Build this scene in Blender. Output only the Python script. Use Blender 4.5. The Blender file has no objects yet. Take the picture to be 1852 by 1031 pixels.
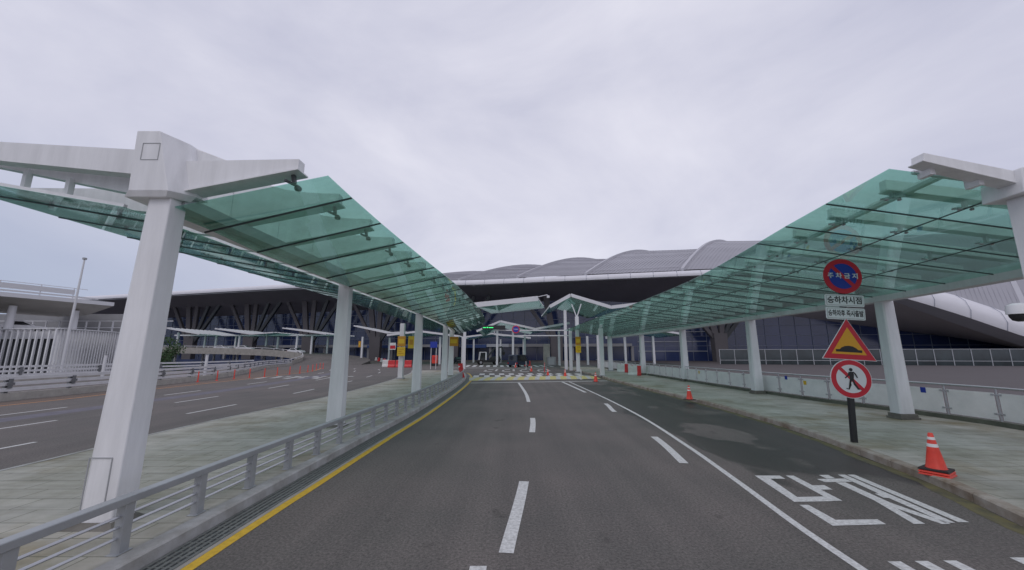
import bpy, bmesh, math, random
from mathutils import Vector, Matrix
random.seed(7)
R = math.radians
S = bpy.context.scene
COL = S.collection

# ------------------------------------------------------------------ camera
cam_d = bpy.data.cameras.new('camera'); cam = bpy.data.objects.new('camera', cam_d); COL.objects.link(cam)
cam.location = (0, 0, 2.5); cam.rotation_euler = (R(90 + 10.067), 0, 0)
cam_d.sensor_width = 36; cam_d.lens = 36 * 690 / 1852; cam_d.clip_start = .05; cam_d.clip_end = 3000
S.camera = cam
S.view_settings.view_transform = 'Standard'; S.view_settings.look = 'None'
S.view_settings.exposure = 0; S.view_settings.gamma = 1
# ------------------------------------------------------------------ sky
w = bpy.data.worlds.new('World'); S.world = w; w.use_nodes = True
nt = w.node_tree; nt.nodes.clear()
def N(nt, t, **k):
    n = nt.nodes.new(t)
    for a, v in k.items(): setattr(n, a, v)
    return n
SUN_EL, SUN_AZ = 48, 200
out = N(nt, 'ShaderNodeOutputWorld'); bg = N(nt, 'ShaderNodeBackground'); bg.inputs[1].default_value = .1
sky = N(nt, 'ShaderNodeTexSky', sky_type='NISHITA', sun_disc=False); sky.sun_elevation = R(SUN_EL); sky.sun_rotation = R(SUN_AZ)
tc = N(nt, 'ShaderNodeTexCoord'); mp = N(nt, 'ShaderNodeMapping'); mp.inputs['Scale'].default_value = (1, 1, 2.0); mp.inputs['Rotation'].default_value = (0, R(28), R(20))
nz = N(nt, 'ShaderNodeTexNoise'); nz.inputs['Scale'].default_value = 1.5; nz.inputs['Detail'].default_value = 6; nz.inputs['Roughness'].default_value = .55
nz.inputs['Distortion'].default_value = .4
cr = N(nt, 'ShaderNodeValToRGB')
e = cr.color_ramp.elements
e[0].position = .33; e[0].color = (5.5, 5.6, 7.0, 1); e[1].position = .70; e[1].color = (8.0, 7.95, 9.0, 1)
sep = N(nt, 'ShaderNodeSeparateXYZ')
# lower bluish bank of cloud towards the left horizon
mr = N(nt, 'ShaderNodeMapRange'); mr.inputs[1].default_value = .0; mr.inputs[2].default_value = .38; mr.inputs[3].default_value = 1; mr.inputs[4].default_value = 0
mx = N(nt, 'ShaderNodeMapRange'); mx.inputs[1].default_value = -.35; mx.inputs[2].default_value = -.8; mx.inputs[3].default_value = 0; mx.inputs[4].default_value = 1
mm = N(nt, 'ShaderNodeMath', operation='MULTIPLY')
m2 = N(nt, 'ShaderNodeMath', operation='MULTIPLY'); m2.inputs[1].default_value = 1.0
mixb = N(nt, 'ShaderNodeMixRGB'); mixb.inputs[2].default_value = (3.6, 4.3, 5.9, 1)
mix = N(nt, 'ShaderNodeMixRGB'); mix.inputs[0].default_value = .93
L = nt.links.new
L(tc.outputs['Generated'], mp.inputs[0]); L(mp.outputs[0], nz.inputs[0]); L(nz.outputs[0], cr.inputs[0])
L(tc.outputs['Generated'], sep.inputs[0]); L(sep.outputs[2], mr.inputs[0]); L(sep.outputs[0], mx.inputs[0])
L(mr.outputs[0], mm.inputs[0]); L(mx.outputs[0], mm.inputs[1]); L(mm.outputs[0], m2.inputs[0]); L(m2.outputs[0], mixb.inputs[0])
L(cr.outputs[0], mixb.inputs[1]); L(sky.outputs[0], mix.inputs[1]); L(mixb.outputs[0], mix.inputs[2])
L(mix.outputs[0], bg.inputs[0]); L(bg.outputs[0], out.inputs[0])
# ------------------------------------------------------------------ sun behind cloud
sd = bpy.data.lights.new('sun', 'SUN'); sd.energy = .5; sd.angle = R(25); sd.color = (1, .96, .9)
so = bpy.data.objects.new('sun', sd); COL.objects.link(so)
az = R(SUN_AZ)
so.rotation_euler = Vector((math.sin(az) * math.cos(R(SUN_EL)), math.cos(az) * math.cos(R(SUN_EL)), math.sin(R(SUN_EL)))).to_track_quat('Z', 'Y').to_euler()

# ------------------------------------------------------------------ materials
def mat(name, col, rough=.6, metal=0, var=0, scale=4, bump=0, bscale=40, spec=.5, dark=None, coord='Object', stretch=(1, 1, 1)):
    m = bpy.data.materials.new(name); m.use_nodes = True; t = m.node_tree; b = t.nodes['Principled BSDF']
    b.inputs['Roughness'].default_value = rough; b.inputs['Metallic'].default_value = metal; b.inputs['Specular IOR Level'].default_value = spec
    b.inputs['Base Color'].default_value = (*col, 1)
    if var or bump:
        g = N(t, 'ShaderNodeNewGeometry'); mp = N(t, 'ShaderNodeMapping'); mp.inputs['Scale'].default_value = stretch
        t.links.new(g.outputs['Position'], mp.inputs[0])
    if var:
        n = N(t, 'ShaderNodeTexNoise'); n.inputs['Scale'].default_value = scale; n.inputs['Detail'].default_value = 8; n.inputs['Roughness'].default_value = .65
        c = N(t, 'ShaderNodeValToRGB'); d = dark or tuple(x * (1 - var) for x in col)
        c.color_ramp.elements[0].position = .3; c.color_ramp.elements[1].position = .7
        c.color_ramp.elements[0].color = (*d, 1); c.color_ramp.elements[1].color = (*[min(1, x * (1 + var * .4)) for x in col], 1)
        t.links.new(mp.outputs[0], n.inputs[0]); t.links.new(n.outputs[0], c.inputs[0]); t.links.new(c.outputs[0], b.inputs['Base Color'])
    if bump:
        n2 = N(t, 'ShaderNodeTexNoise'); n2.inputs['Scale'].default_value = bscale; n2.inputs['Detail'].default_value = 3
        bp = N(t, 'ShaderNodeBump'); bp.inputs['Strength'].default_value = bump; bp.inputs['Distance'].default_value = .01
        t.links.new(mp.outputs[0], n2.inputs[0]); t.links.new(n2.outputs[0], bp.inputs['Height']); t.links.new(bp.outputs[0], b.inputs['Normal'])
    return m

def asphalt(name, base, wet):
    m = bpy.data.materials.new(name); m.use_nodes = True; t = m.node_tree; b = t.nodes['Principled BSDF']; l = t.links.new
    g = N(t, 'ShaderNodeNewGeometry')
    n1 = N(t, 'ShaderNodeTexNoise'); n1.inputs['Scale'].default_value = .35; n1.inputs['Detail'].default_value = 6
    n2 = N(t, 'ShaderNodeTexNoise'); n2.inputs['Scale'].default_value = 26; n2.inputs['Detail'].default_value = 6; n2.inputs['Roughness'].default_value = .85
    mpw = N(t, 'ShaderNodeMapping'); mpw.inputs['Scale'].default_value = (1.6, .05, 1)
    n3 = N(t, 'ShaderNodeTexNoise'); n3.inputs['Scale'].default_value = 1; n3.inputs['Detail'].default_value = 3
    l(g.outputs['Position'], n1.inputs[0]); l(g.outputs['Position'], n2.inputs[0]); l(g.outputs['Position'], mpw.inputs[0]); l(mpw.outputs[0], n3.inputs[0])
    c1 = N(t, 'ShaderNodeValToRGB'); c1.color_ramp.elements[0].position = .3; c1.color_ramp.elements[1].position = .72
    c1.color_ramp.elements[0].color = (base[0] * .8, base[1] * .82, base[2] * .8, 1); c1.color_ramp.elements[1].color = (base[0] * 1.14, base[1] * 1.08, base[2] * 1.06, 1)
    c2 = N(t, 'ShaderNodeValToRGB'); c2.color_ramp.elements[0].position = .33; c2.color_ramp.elements[1].position = .68
    c2.color_ramp.elements[0].color = (.35, .35, .35, 1); c2.color_ramp.elements[1].color = (1.75, 1.75, 1.75, 1)
    c3 = N(t, 'ShaderNodeValToRGB'); c3.color_ramp.elements[0].position = .35; c3.color_ramp.elements[1].position = .65
    c3.color_ramp.elements[0].color = (.88, .88, .88, 1); c3.color_ramp.elements[1].color = (1.08, 1.07, 1.06, 1)
    ma = N(t, 'ShaderNodeMixRGB', blend_type='MULTIPLY'); ma.inputs[0].default_value = 1
    mb_ = N(t, 'ShaderNodeMixRGB', blend_type='MULTIPLY'); mb_.inputs[0].default_value = 1
    l(n1.outputs[0], c1.inputs[0]); l(n2.outputs[0], c2.inputs[0]); l(n3.outputs[0], c3.inputs[0])
    l(c1.outputs[0], ma.inputs[1]); l(c2.outputs[0], ma.inputs[2]); l(ma.outputs[0], mb_.inputs[1]); l(c3.outputs[0], mb_.inputs[2])
    col = mb_.outputs[0]; b.inputs['Roughness'].default_value = .75; b.inputs['Specular IOR Level'].default_value = .3
    # small dark oil specks
    n5 = N(t, 'ShaderNodeTexNoise'); n5.inputs['Scale'].default_value = 1.3; n5.inputs['Detail'].default_value = 2
    l(g.outputs['Position'], n5.inputs[0])
    c5 = N(t, 'ShaderNodeValToRGB'); c5.color_ramp.elements[0].position = .245; c5.color_ramp.elements[1].position = .3
    c5.color_ramp.elements[0].color = (.5, .5, .5, 1); c5.color_ramp.elements[1].color = (1, 1, 1, 1)
    l(n5.outputs[0], c5.inputs[0])
    mo = N(t, 'ShaderNodeMixRGB', blend_type='MULTIPLY'); mo.inputs[0].default_value = .8
    l(col, mo.inputs[1]); l(c5.outputs[0], mo.inputs[2]); col = mo.outputs[0]
    if wet:
        # damp stained band of the parking bay beside the right kerb
        sp = N(t, 'ShaderNodeSeparateXYZ'); l(g.outputs['Position'], sp.inputs[0])
        n4 = N(t, 'ShaderNodeTexNoise'); n4.inputs['Scale'].default_value = .42; n4.inputs['Detail'].default_value = 9; n4.inputs['Roughness'].default_value = .6; n4.inputs['Distortion'].default_value = .25
        mp4 = N(t, 'ShaderNodeMapping'); mp4.inputs['Scale'].default_value = (1, .55, 1); mp4.inputs['Location'].default_value = (3.1, 1.7, 0)
        l(g.outputs['Position'], mp4.inputs[0]); l(mp4.outputs[0], n4.inputs[0])
        def rng(src, a, b_, c, d):
            k = N(t, 'ShaderNodeMapRange'); k.interpolation_type = 'SMOOTHSTEP'
            for i, v in enumerate((a, b_, c, d)): k.inputs[i + 1].default_value = v
            l(src, k.inputs[0]); return k.outputs[0]
        def mul(a, b_, op='MULTIPLY'):
            k = N(t, 'ShaderNodeMath', operation=op); l(a, k.inputs[0]); l(b_, k.inputs[1]); return k.outputs[0]
        zone = mul(mul(rng(sp.outputs[0], 4.4, 5.4, 0, 1), rng(sp.outputs[0], 8.6, 10.5, 1, .5)), mul(rng(sp.outputs[1], 6.5, 9.5, .35, 1), rng(sp.outputs[1], 22, 42, 1, .45)))
        k = N(t, 'ShaderNodeMath', operation='MULTIPLY_ADD'); l(zone, k.inputs[0]); k.inputs[1].default_value = .40; l(n4.outputs[0], k.inputs[2])
        # one dry island left in the damp bay
        vx = N(t, 'ShaderNodeVectorMath', operation='SUBTRACT'); vx.inputs[1].default_value = (6.45, 12.9, 0); l(g.outputs['Position'], vx.inputs[0])
        vs = N(t, 'ShaderNodeVectorMath', operation='MULTIPLY'); vs.inputs[1].default_value = (.95, .52, 0); l(vx.outputs[0], vs.inputs[0])
        vl = N(t, 'ShaderNodeVectorMath', operation='LENGTH'); l(vs.outputs[0], vl.inputs[0])
        n6 = N(t, 'ShaderNodeTexNoise'); n6.inputs['Scale'].default_value = 1.1; n6.inputs['Detail'].default_value = 8; l(g.outputs['Position'], n6.inputs[0])
        da = N(t, 'ShaderNodeMath', operation='MULTIPLY_ADD'); l(n6.outputs[0], da.inputs[0]); da.inputs[1].default_value = 1.1; l(vl.outputs['Value'], da.inputs[2])
        dry = rng(da.outputs[0], 1.25, 1.6, .16, 0)
        kk = mul(k.outputs[0], dry, 'SUBTRACT')
        k2 = N(t, 'ShaderNodeMath', operation='MULTIPLY_ADD'); l(n6.outputs[0], k2.inputs[0]); k2.inputs[1].default_value = .22; l(kk, k2.inputs[2])
        msk = rng(k2.outputs[0], .85, .96, 0, 1)
        mw = N(t, 'ShaderNodeMixRGB', blend_type='MULTIPLY'); mw.inputs[2].default_value = (.44, .425, .42, 1); l(msk, mw.inputs[0]); l(col, mw.inputs[1]); col = mw.outputs[0]
        l(rng(msk, 0, 1, .75, .5), b.inputs['Roughness'])
    l(col, b.inputs['Base Color'])
    bp = N(t, 'ShaderNodeBump'); bp.inputs['Strength'].default_value = .5; bp.inputs['Distance'].default_value = .008
    l(n2.outputs[0], bp.inputs['Height']); l(bp.outputs[0], b.inputs['Normal'])
    return m

def paving(name):
    m = bpy.data.materials.new(name); m.use_nodes = True; t = m.node_tree; b = t.nodes['Principled BSDF']; l = t.links.new
    g = N(t, 'ShaderNodeNewGeometry'); mp = N(t, 'ShaderNodeMapping'); mp.inputs['Rotation'].default_value = (0, 0, 0)
    br = N(t, 'ShaderNodeTexBrick'); br.inputs['Scale'].default_value = 1; br.inputs['Brick Width'].default_value = .9; br.inputs['Row Height'].default_value = .45
    br.inputs['Mortar Size'].default_value = .010; br.inputs['Color1'].default_value = (.44, .42, .375, 1); br.inputs['Color2'].default_value = (.38, .365, .325, 1)
    br.inputs['Mortar'].default_value = (.20, .20, .165, 1); br.inputs['Bias'].default_value = 0
    n = N(t, 'ShaderNodeTexNoise'); n.inputs['Scale'].default_value = .6; n.inputs['Detail'].default_value = 8; n.inputs['Roughness'].default_value = .7
    c = N(t, 'ShaderNodeValToRGB'); c.color_ramp.elements[0].position = .32; c.color_ramp.elements[1].position = .62
    c.color_ramp.elements[0].color = (.6, .6, .5, 1); c.color_ramp.elements[1].color = (1.08, 1.08, 1.08, 1)
    l(g.outputs['Position'], mp.inputs[0]); l(mp.outputs[0], br.inputs[0]); l(g.outputs['Position'], n.inputs[0]); l(n.outputs[0], c.inputs[0])
    # faint brushed streaks across the slabs
    mp2 = N(t, 'ShaderNodeMapping'); mp2.inputs['Scale'].default_value = (.7, 7, 1); n2 = N(t, 'ShaderNodeTexNoise'); n2.inputs['Scale'].default_value = 1; n2.inputs['Detail'].default_value = 5
    c2 = N(t, 'ShaderNodeValToRGB'); c2.color_ramp.elements[0].position = .3; c2.color_ramp.elements[1].position = .7
    c2.color_ramp.elements[0].color = (.86, .86, .86, 1); c2.color_ramp.elements[1].color = (1.07, 1.07, 1.07, 1)
    l(g.outputs['Position'], mp2.inputs[0]); l(mp2.outputs[0], n2.inputs[0]); l(n2.outputs[0], c2.inputs[0])
    a = N(t, 'ShaderNodeMixRGB', blend_type='MULTIPLY'); a.inputs[0].default_value = 1
    d = N(t, 'ShaderNodeMixRGB', blend_type='MULTIPLY'); d.inputs[0].default_value = 1
    l(br.outputs[0], a.inputs[1]); l(c.outputs[0], a.inputs[2]); l(a.outputs[0], d.inputs[1]); l(c2.outputs[0], d.inputs[2]); l(d.outputs[0], b.inputs['Base Color'])
    # brown rust and moss stains
    n3 = N(t, 'ShaderNodeTexNoise'); n3.inputs['Scale'].default_value = .38; n3.inputs['Detail'].default_value = 9; n3.inputs['Roughness'].default_value = .62
    c3 = N(t, 'ShaderNodeValToRGB'); c3.color_ramp.elements[0].position = .53; c3.color_ramp.elements[1].position = .68
    c3.color_ramp.elements[0].color = (0, 0, 0, 1); c3.color_ramp.elements[1].color = (1, 1, 1, 1)
    ms = N(t, 'ShaderNodeMixRGB', blend_type='MULTIPLY'); ms.inputs[2].default_value = (.66, .58, .40, 1)
    l(g.outputs['Position'], n3.inputs[0]); l(n3.outputs[0], c3.inputs[0]); l(c3.outputs[0], ms.inputs[0]); l(d.outputs[0], ms.inputs[1]); l(ms.outputs[0], b.inputs['Base Color'])
    b.inputs['Roughness'].default_value = .6; b.inputs['Specular IOR Level'].default_value = .3
    bp = N(t, 'ShaderNodeBump'); bp.inputs['Strength'].default_value = .3; bp.inputs['Distance'].default_value = .01
    l(br.outputs['Fac'], bp.inputs['Height']); bp.invert = True; l(bp.outputs[0], b.inputs['Normal'])
    return m

def glass(name, tint, dirt, dcol, refl=1.0):
    """clear tinted pane: see-through tint plus a mirror coat and a patchy film of dust"""
    m = bpy.data.materials.new(name); m.use_nodes = True; t = m.node_tree; l = t.links.new
    t.nodes.remove(t.nodes['Principled BSDF']); o = t.nodes['Material Output']
    tr = N(t, 'ShaderNodeBsdfTransparent'); tr.inputs[0].default_value = (*tint, 1)
    gl = N(t, 'ShaderNodeBsdfGlossy'); gl.inputs['Roughness'].default_value = .03; gl.inputs[0].default_value = (.8, .95, .9, 1)
    df = N(t, 'ShaderNodeBsdfDiffuse'); df.inputs[0].default_value = (*dcol, 1)
    tl = N(t, 'ShaderNodeBsdfTranslucent'); tl.inputs[0].default_value = (*dcol, 1)
    ad = N(t, 'ShaderNodeMixShader'); l(df.outputs[0], ad.inputs[1]); l(tl.outputs[0], ad.inputs[2])
    g = N(t, 'ShaderNodeNewGeometry'); n = N(t, 'ShaderNodeTexNoise'); n.inputs['Scale'].default_value = .9; n.inputs['Detail'].default_value = 7
    mr = N(t, 'ShaderNodeMapRange'); mr.inputs[1].default_value = .3; mr.inputs[2].default_value = .7; mr.inputs[3].default_value = dirt * .15; mr.inputs[4].default_value = dirt * 2.2
    l(g.outputs['Position'], n.inputs[0]); l(n.outputs[0], mr.inputs[0])
    m1 = N(t, 'ShaderNodeMixShader'); l(mr.outputs[0], m1.inputs[0]); l(tr.outputs[0], m1.inputs[1]); l(ad.outputs[0], m1.inputs[2])
    lw = N(t, 'ShaderNodeLayerWeight'); lw.inputs[0].default_value = .5
    pw = N(t, 'ShaderNodeMath', operation='POWER'); pw.inputs[1].default_value = 3.6; l(lw.outputs['Facing'], pw.inputs[0])
    fm = N(t, 'ShaderNodeMath', operation='MULTIPLY_ADD'); fm.inputs[1].default_value = .75 * refl; fm.inputs[2].default_value = .05; l(pw.outputs[0], fm.inputs[0])
    m2 = N(t, 'ShaderNodeMixShader'); l(fm.outputs[0], m2.inputs[0]); l(m1.outputs[0], m2.inputs[1]); l(gl.outputs[0], m2.inputs[2])
    l(m2.outputs[0], o.inputs[0])
    return m

def emit(name, col, s):
    m = bpy.data.materials.new(name); m.use_nodes = True; b = m.node_tree.nodes['Principled BSDF']
    b.inputs['Base Color'].default_value = (*col, 1); b.inputs['Emission Color'].default_value = (*col, 1); b.inputs['Emission Strength'].default_value = s
    return m

M = dict(
    asphalt=asphalt('asphalt', (.130, .121, .115), True),
    asphalt_l=asphalt('asphalt_side', (.130, .121, .115), False),
    red_strip=asphalt('reddish_asphalt', (.15, .115, .095), False),
    paving=paving('granite_paving'),
    kerb=mat('kerb_granite', (.42, .42, .42), .8, var=.35, scale=2.5, bump=.3, dark=(.27, .26, .24)),
    kerb_r=mat('kerb_granite_stained', (.38, .355, .32), .8, var=.5, scale=1.6, bump=.3, dark=(.17, .12, .075)),
    concrete=mat('concrete', (.36, .34, .31), .85, var=.3, scale=1.5, bump=.3),
    white=mat('white_paint_steel', (.77, .77, .785), .42, var=.14, scale=1.6, stretch=(2.5, 2.5, .35), bump=.05, bscale=30),
    whiteb=mat('white_paint_far', (.66, .66, .68), .5),
    grey=mat('grey_coated_steel', (.38, .395, .41), .4, metal=.25, var=.1, scale=3),
    rail=mat('galvanised_tube', (.50, .51, .53), .3, metal=.7),
    galv=mat('galvanised_beam', (.68, .68, .70), .5, metal=.05, var=.12, scale=2),
    dark=mat('dark_steel', (.05, .055, .06), .5),
    black=mat('black_steel', (.018, .019, .021), .45),
    paint=mat('road_paint_white', (.66, .66, .65), .7, var=.3, scale=18, bump=.2, dark=(.40, .395, .385)),
    paint_f=mat('road_paint_worn', (.52, .52, .50), .8, var=.4, scale=9),
    yellow=mat('road_paint_yellow', (.66, .42, .035), .7, var=.25, scale=10, bump=.2),
    yellow_p=mat('road_paint_pale_yellow', (.56, .50, .20), .8, var=.3, scale=4),
    orange_l=mat('road_paint_orange', (.55, .27, .10), .8, var=.3, scale=4),
    blue_l=mat('road_paint_lavender', (.145, .138, .165), .8, var=.3, scale=2),
    grate=mat('drain_grating', (.20, .21, .20), .6, metal=.3, var=.3, scale=8),
    glass=glass('green_canopy_glass', (.60, .825, .755), .075, (.36, .50, .46)),
    glass_s=glass('green_canopy_glass_far', (.51, .71, .655), .08, (.24, .34, .315)),
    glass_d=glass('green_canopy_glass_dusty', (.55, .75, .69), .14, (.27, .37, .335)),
    frost=mat('frosted_glass', (.80, .80, .795), .3, var=.1, scale=1.6, spec=.5, dark=(.68, .69, .685)),
    fascia=mat('roof_edge_aluminium', (.70, .69, .73), .45, var=.06, scale=.3),
    roof=mat('roof_metal', (.34, .335, .37), .5, metal=.1, var=.1, scale=.08),
    rib=mat('roof_rib_metal', (.46, .455, .49), .5),
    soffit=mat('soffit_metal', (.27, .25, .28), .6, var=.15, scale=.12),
    soffit_lit=mat('soffit_metal_painted_lit', (.62, .57, .57), .55, var=.1, scale=.12),  # same soffit metal, with the brighter light on its tilted end painted in
    curtain=mat('curtain_wall_glass', (.036, .056, .150), .12, var=.3, scale=.12, spec=.7),
    mullion=mat('mullion', (.20, .23, .30), .5),
    mull_w=mat('mullion_light', (.45, .47, .50), .5),
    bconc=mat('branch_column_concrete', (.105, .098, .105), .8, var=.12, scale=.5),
    plaza=mat('brown_plaza_paving', (.085, .074, .074), .8, var=.12, scale=.3),
    lower=mat('lower_ground', (.10, .10, .10), .9, var=.2, scale=.2),
    cone=mat('orange_plastic', (.75, .055, .03), .45, var=.15, scale=8),
    coneb=mat('cone_base_rubber', (.03, .02, .02), .7),
    refl=mat('reflective_white', (.75, .75, .74), .4),
    red=mat('red_plastic', (.62, .03, .035), .45, var=.2, scale=5),
    wplas=mat('white_plastic', (.66, .66, .64), .5, var=.15, scale=4),
    sred=mat('sign_red', (.55, .012, .03), .4), sblue=mat('sign_blue', (.010, .035, .33), .4), sorange=mat('sign_amber', (.72, .33, .012), .4),
    swhite=mat('sign_white', (.68, .68, .70), .4), sblack=mat('sign_black', (.012, .012, .014), .5), syel=mat('sign_yellow', (.66, .43, .02), .5),
    samb=mat('sign_dark_amber', (.48, .23, .012), .5), sgrey=mat('sign_grey_frame', (.35, .36, .37), .5),
    led=emit('led_green', (.05, .8, .2), 1.2), lamp=mat('lamp_glass', (.7, .7, .72), .2),
    carw=mat('car_paint_white', (.72, .72, .74), .2), cark=mat('car_paint_black', (.014, .015, .018), .2), carn=mat('car_paint_navy', (.025, .038, .07), .3),
    cwin=mat('car_window', (.015, .018, .022), .08, spec=.8), tyre=mat('tyre', (.015, .015, .015), .85), wheel=mat('wheel_rim', (.4, .4, .42), .35, metal=.6),
    tail=mat('tail_lamp_red', (.45, .012, .012), .25),
    guard=mat('guard_post', (.16, .165, .175), .6),
    coll=mat('column_base', (.17, .16, .14), .8, var=.4, scale=3),
    leaf=mat('leaves', (.045, .10, .030), .7, var=.5, scale=1.2), bark=mat('bark', (.10, .08, .06), .9),
    wood=mat('brown_timber', (.16, .10, .06), .8, var=.3, scale=3), tan=mat('stall_grey', (.28, .28, .29), .7, var=.15, scale=.4),
    blueb=mat('blue_band', (.03, .07, .22), .5),
)

# ------------------------------------------------------------------ mesh helper
class MB:
    def __init__(s): s.v = []; s.f = []
    def add(s, vs, fs):
        o = len(s.v); s.v += [tuple(v) for v in vs]; s.f += [tuple(i + o for i in f) for f in fs]; return s
    def box(s, x0, x1, y0, y1, z0, z1):
        return s.add([(x0, y0, z0), (x1, y0, z0), (x1, y1, z0), (x0, y1, z0), (x0, y0, z1), (x1, y0, z1), (x1, y1, z1), (x0, y1, z1)],
                     [(3, 2, 1, 0), (4, 5, 6, 7), (0, 1, 5, 4), (1, 2, 6, 5), (2, 3, 7, 6), (3, 0, 4, 7)])
    def hexa(s, b, t):   # two rings of points
        n = len(b); vs = list(b) + list(t)
        return s.add(vs, [tuple(range(n))[::-1], tuple(range(n, 2 * n))] + [(i, (i + 1) % n, n + (i + 1) % n, n + i) for i in range(n)])
    def prism_y(s, prof, y0, y1):
        return s.hexa([(x, y0, z) for x, z in prof], [(x, y1, z) for x, z in prof])
    def prism_x(s, prof, x0, x1):
        return s.hexa([(x0, y, z) for y, z in prof], [(x1, y, z) for y, z in prof])
    def prism_z(s, prof, z0, z1):
        return s.hexa([(x, y, z0) for x, y in prof], [(x, y, z1) for x, y in prof])
    def bar(s, p, q, w_, h_, up=(0, 0, 1)):
        p = Vector(p); q = Vector(q); d = (q - p).normalized(); u = Vector(up)
        if abs(d.dot(u)) > .98: u = Vector((0, 1, 0))
        a = d.cross(u).normalized() * w_ / 2; b = a.cross(d).normalized() * h_ / 2
        r = lambda c: [c - a - b, c + a - b, c + a + b, c - a + b]
        return s.hexa(r(p), r(q))
    def tube(s, pts, r, n=8, cap=True):
        pts = [Vector(p) for p in pts]; rs = r if isinstance(r, (list, tuple)) else [r] * len(pts); o = len(s.v)
        for i, p in enumerate(pts):
            d = (pts[min(i + 1, len(pts) - 1)] - pts[max(i - 1, 0)]).normalized()
            u = Vector((0, 0, 1)) if abs(d.z) < .9 else Vector((0, 1, 0))
            a = d.cross(u).normalized(); b = a.cross(d)
            for k in range(n):
                t = 2 * math.pi * k / n; s.v.append(tuple(p + (a * math.cos(t) + b * math.sin(t)) * rs[i]))
        for i in range(len(pts) - 1):
            for k in range(n):
                s.f.append((o + i * n + k, o + i * n + (k + 1) % n, o + (i + 1) * n + (k + 1) % n, o + (i + 1) * n + k))
        if cap:
            s.f.append(tuple(o + k for k in range(n))[::-1]); s.f.append(tuple(o + (len(pts) - 1) * n + k for k in range(n)))
        return s
    def lathe(s, prof, c=(0, 0, 0), n=20):
        o = len(s.v)
        for r, z in prof:
            for k in range(n):
                t = 2 * math.pi * k / n; s.v.append((c[0] + r * math.cos(t), c[1] + r * math.sin(t), c[2] + z))
        for i in range(len(prof) - 1):
            for k in range(n):
                s.f.append((o + i * n + k, o + i * n + (k + 1) % n, o + (i + 1) * n + (k + 1) % n, o + (i + 1) * n + k))
        s.f.append(tuple(o + k for k in range(n))[::-1]); s.f.append(tuple(o + (len(prof) - 1) * n + k for k in range(n)))
        return s
    def sweep(s, path, prof, closed=True):
        """profile (across, z) swept along ground path [(x,y) or (x,y,z)]"""
        P = [Vector((p[0], p[1], p[2] if len(p) > 2 else 0)) for p in path]; o = len(s.v); m = len(prof)
        for i, p in enumerate(P):
            d = P[min(i + 1, len(P) - 1)] - P[max(i - 1, 0)]; d.z = 0; d.normalize(); a = Vector((d.y, -d.x, 0))
            for u, z in prof: s.v.append((p.x + a.x * u, p.y + a.y * u, p.z + z))
        for i in range(len(P) - 1):
            for k in range(m if closed else m - 1):
                s.f.append((o + i * m + k, o + i * m + (k + 1) % m, o + (i + 1) * m + (k + 1) % m, o + (i + 1) * m + k))
        if closed:
            s.f.append(tuple(o + k for k in range(m))[::-1]); s.f.append(tuple(o + (len(P) - 1) * m + k for k in range(m)))
        return s
    def build(s, name, m, parent=None, smooth=False, bevel=0, shift=True):
        off = Vector((0, 0, 0)); par = parent
        while par is not None: off += par.location; par = par.parent
        me = bpy.data.meshes.new(name)
        me.from_pydata([tuple(Vector(v) - off) if shift else v for v in s.v], [], s.f)
        bm = bmesh.new(); bm.from_mesh(me); bmesh.ops.recalc_face_normals(bm, faces=bm.faces); bm.to_mesh(me); bm.free()
        me.materials.append(M[m] if isinstance(m, str) else m)
        if smooth:
            for p in me.polygons: p.use_smooth = True
            me.set_sharp_from_angle(angle=R(40))
        o = bpy.data.objects.new(name, me); COL.objects.link(o); o.parent = parent
        if bevel:
            b = o.modifiers.new('bevel', 'BEVEL'); b.width = bevel; b.segments = 2; b.limit_method = 'ANGLE'
        return o

def tag(o, label, cat, group=None):
    o['label'] = label; o['category'] = cat
    if group: o['group'] = group
    return o
def struct(o): o['kind'] = 'structure'; return o
def thing(name, loc, label, cat, group=None):
    o = bpy.data.objects.new(name, None); o.empty_display_size = .2; o.location = loc; COL.objects.link(o)
    return tag(o, label, cat, group)
def dup(root, loc, label, rz=None, scale=None):
    def cp(o, par):
        c = o.copy(); COL.objects.link(c); c.parent = par
        for ch in o.children: cp(ch, c)
        return c
    c = cp(root, None); c.location = loc; c['label'] = label
    if rz is not None: c.rotation_euler = (0, 0, rz)
    if scale is not None: c.scale = (scale,) * 3
    return c

def cat_rom(pts, n=8):
    P = [Vector(p) for p in pts]; out_ = []
    for i in range(len(P) - 1):
        a, b, c, d = P[max(i - 1, 0)], P[i], P[i + 1], P[min(i + 2, len(P) - 1)]
        for k in range(n):
            t = k / n
            out_.append(.5 * ((2 * b) + (c - a) * t + (2 * a - 5 * b + 4 * c - d) * t * t + (3 * b - a - 3 * c + d) * t ** 3))
    out_.append(P[-1]); return [tuple(p) for p in out_]
def fx(pts):      # x as a smooth function of y
    C = cat_rom([(a, b, 0) for a, b in pts], 10)
    def f(y):
        if y <= C[0][1]: return C[0][0]
        for i in range(len(C) - 1):
            if C[i][1] <= y <= C[i + 1][1]:
                t = (y - C[i][1]) / max(1e-6, C[i + 1][1] - C[i][1]); return C[i][0] + (C[i + 1][0] - C[i][0]) * t
        return C[-1][0]
    return f
def fr(a, b, st):
    n = max(1, round((b - a) / st)); return [a + (b - a) * i / n for i in range(n + 1)]

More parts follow.
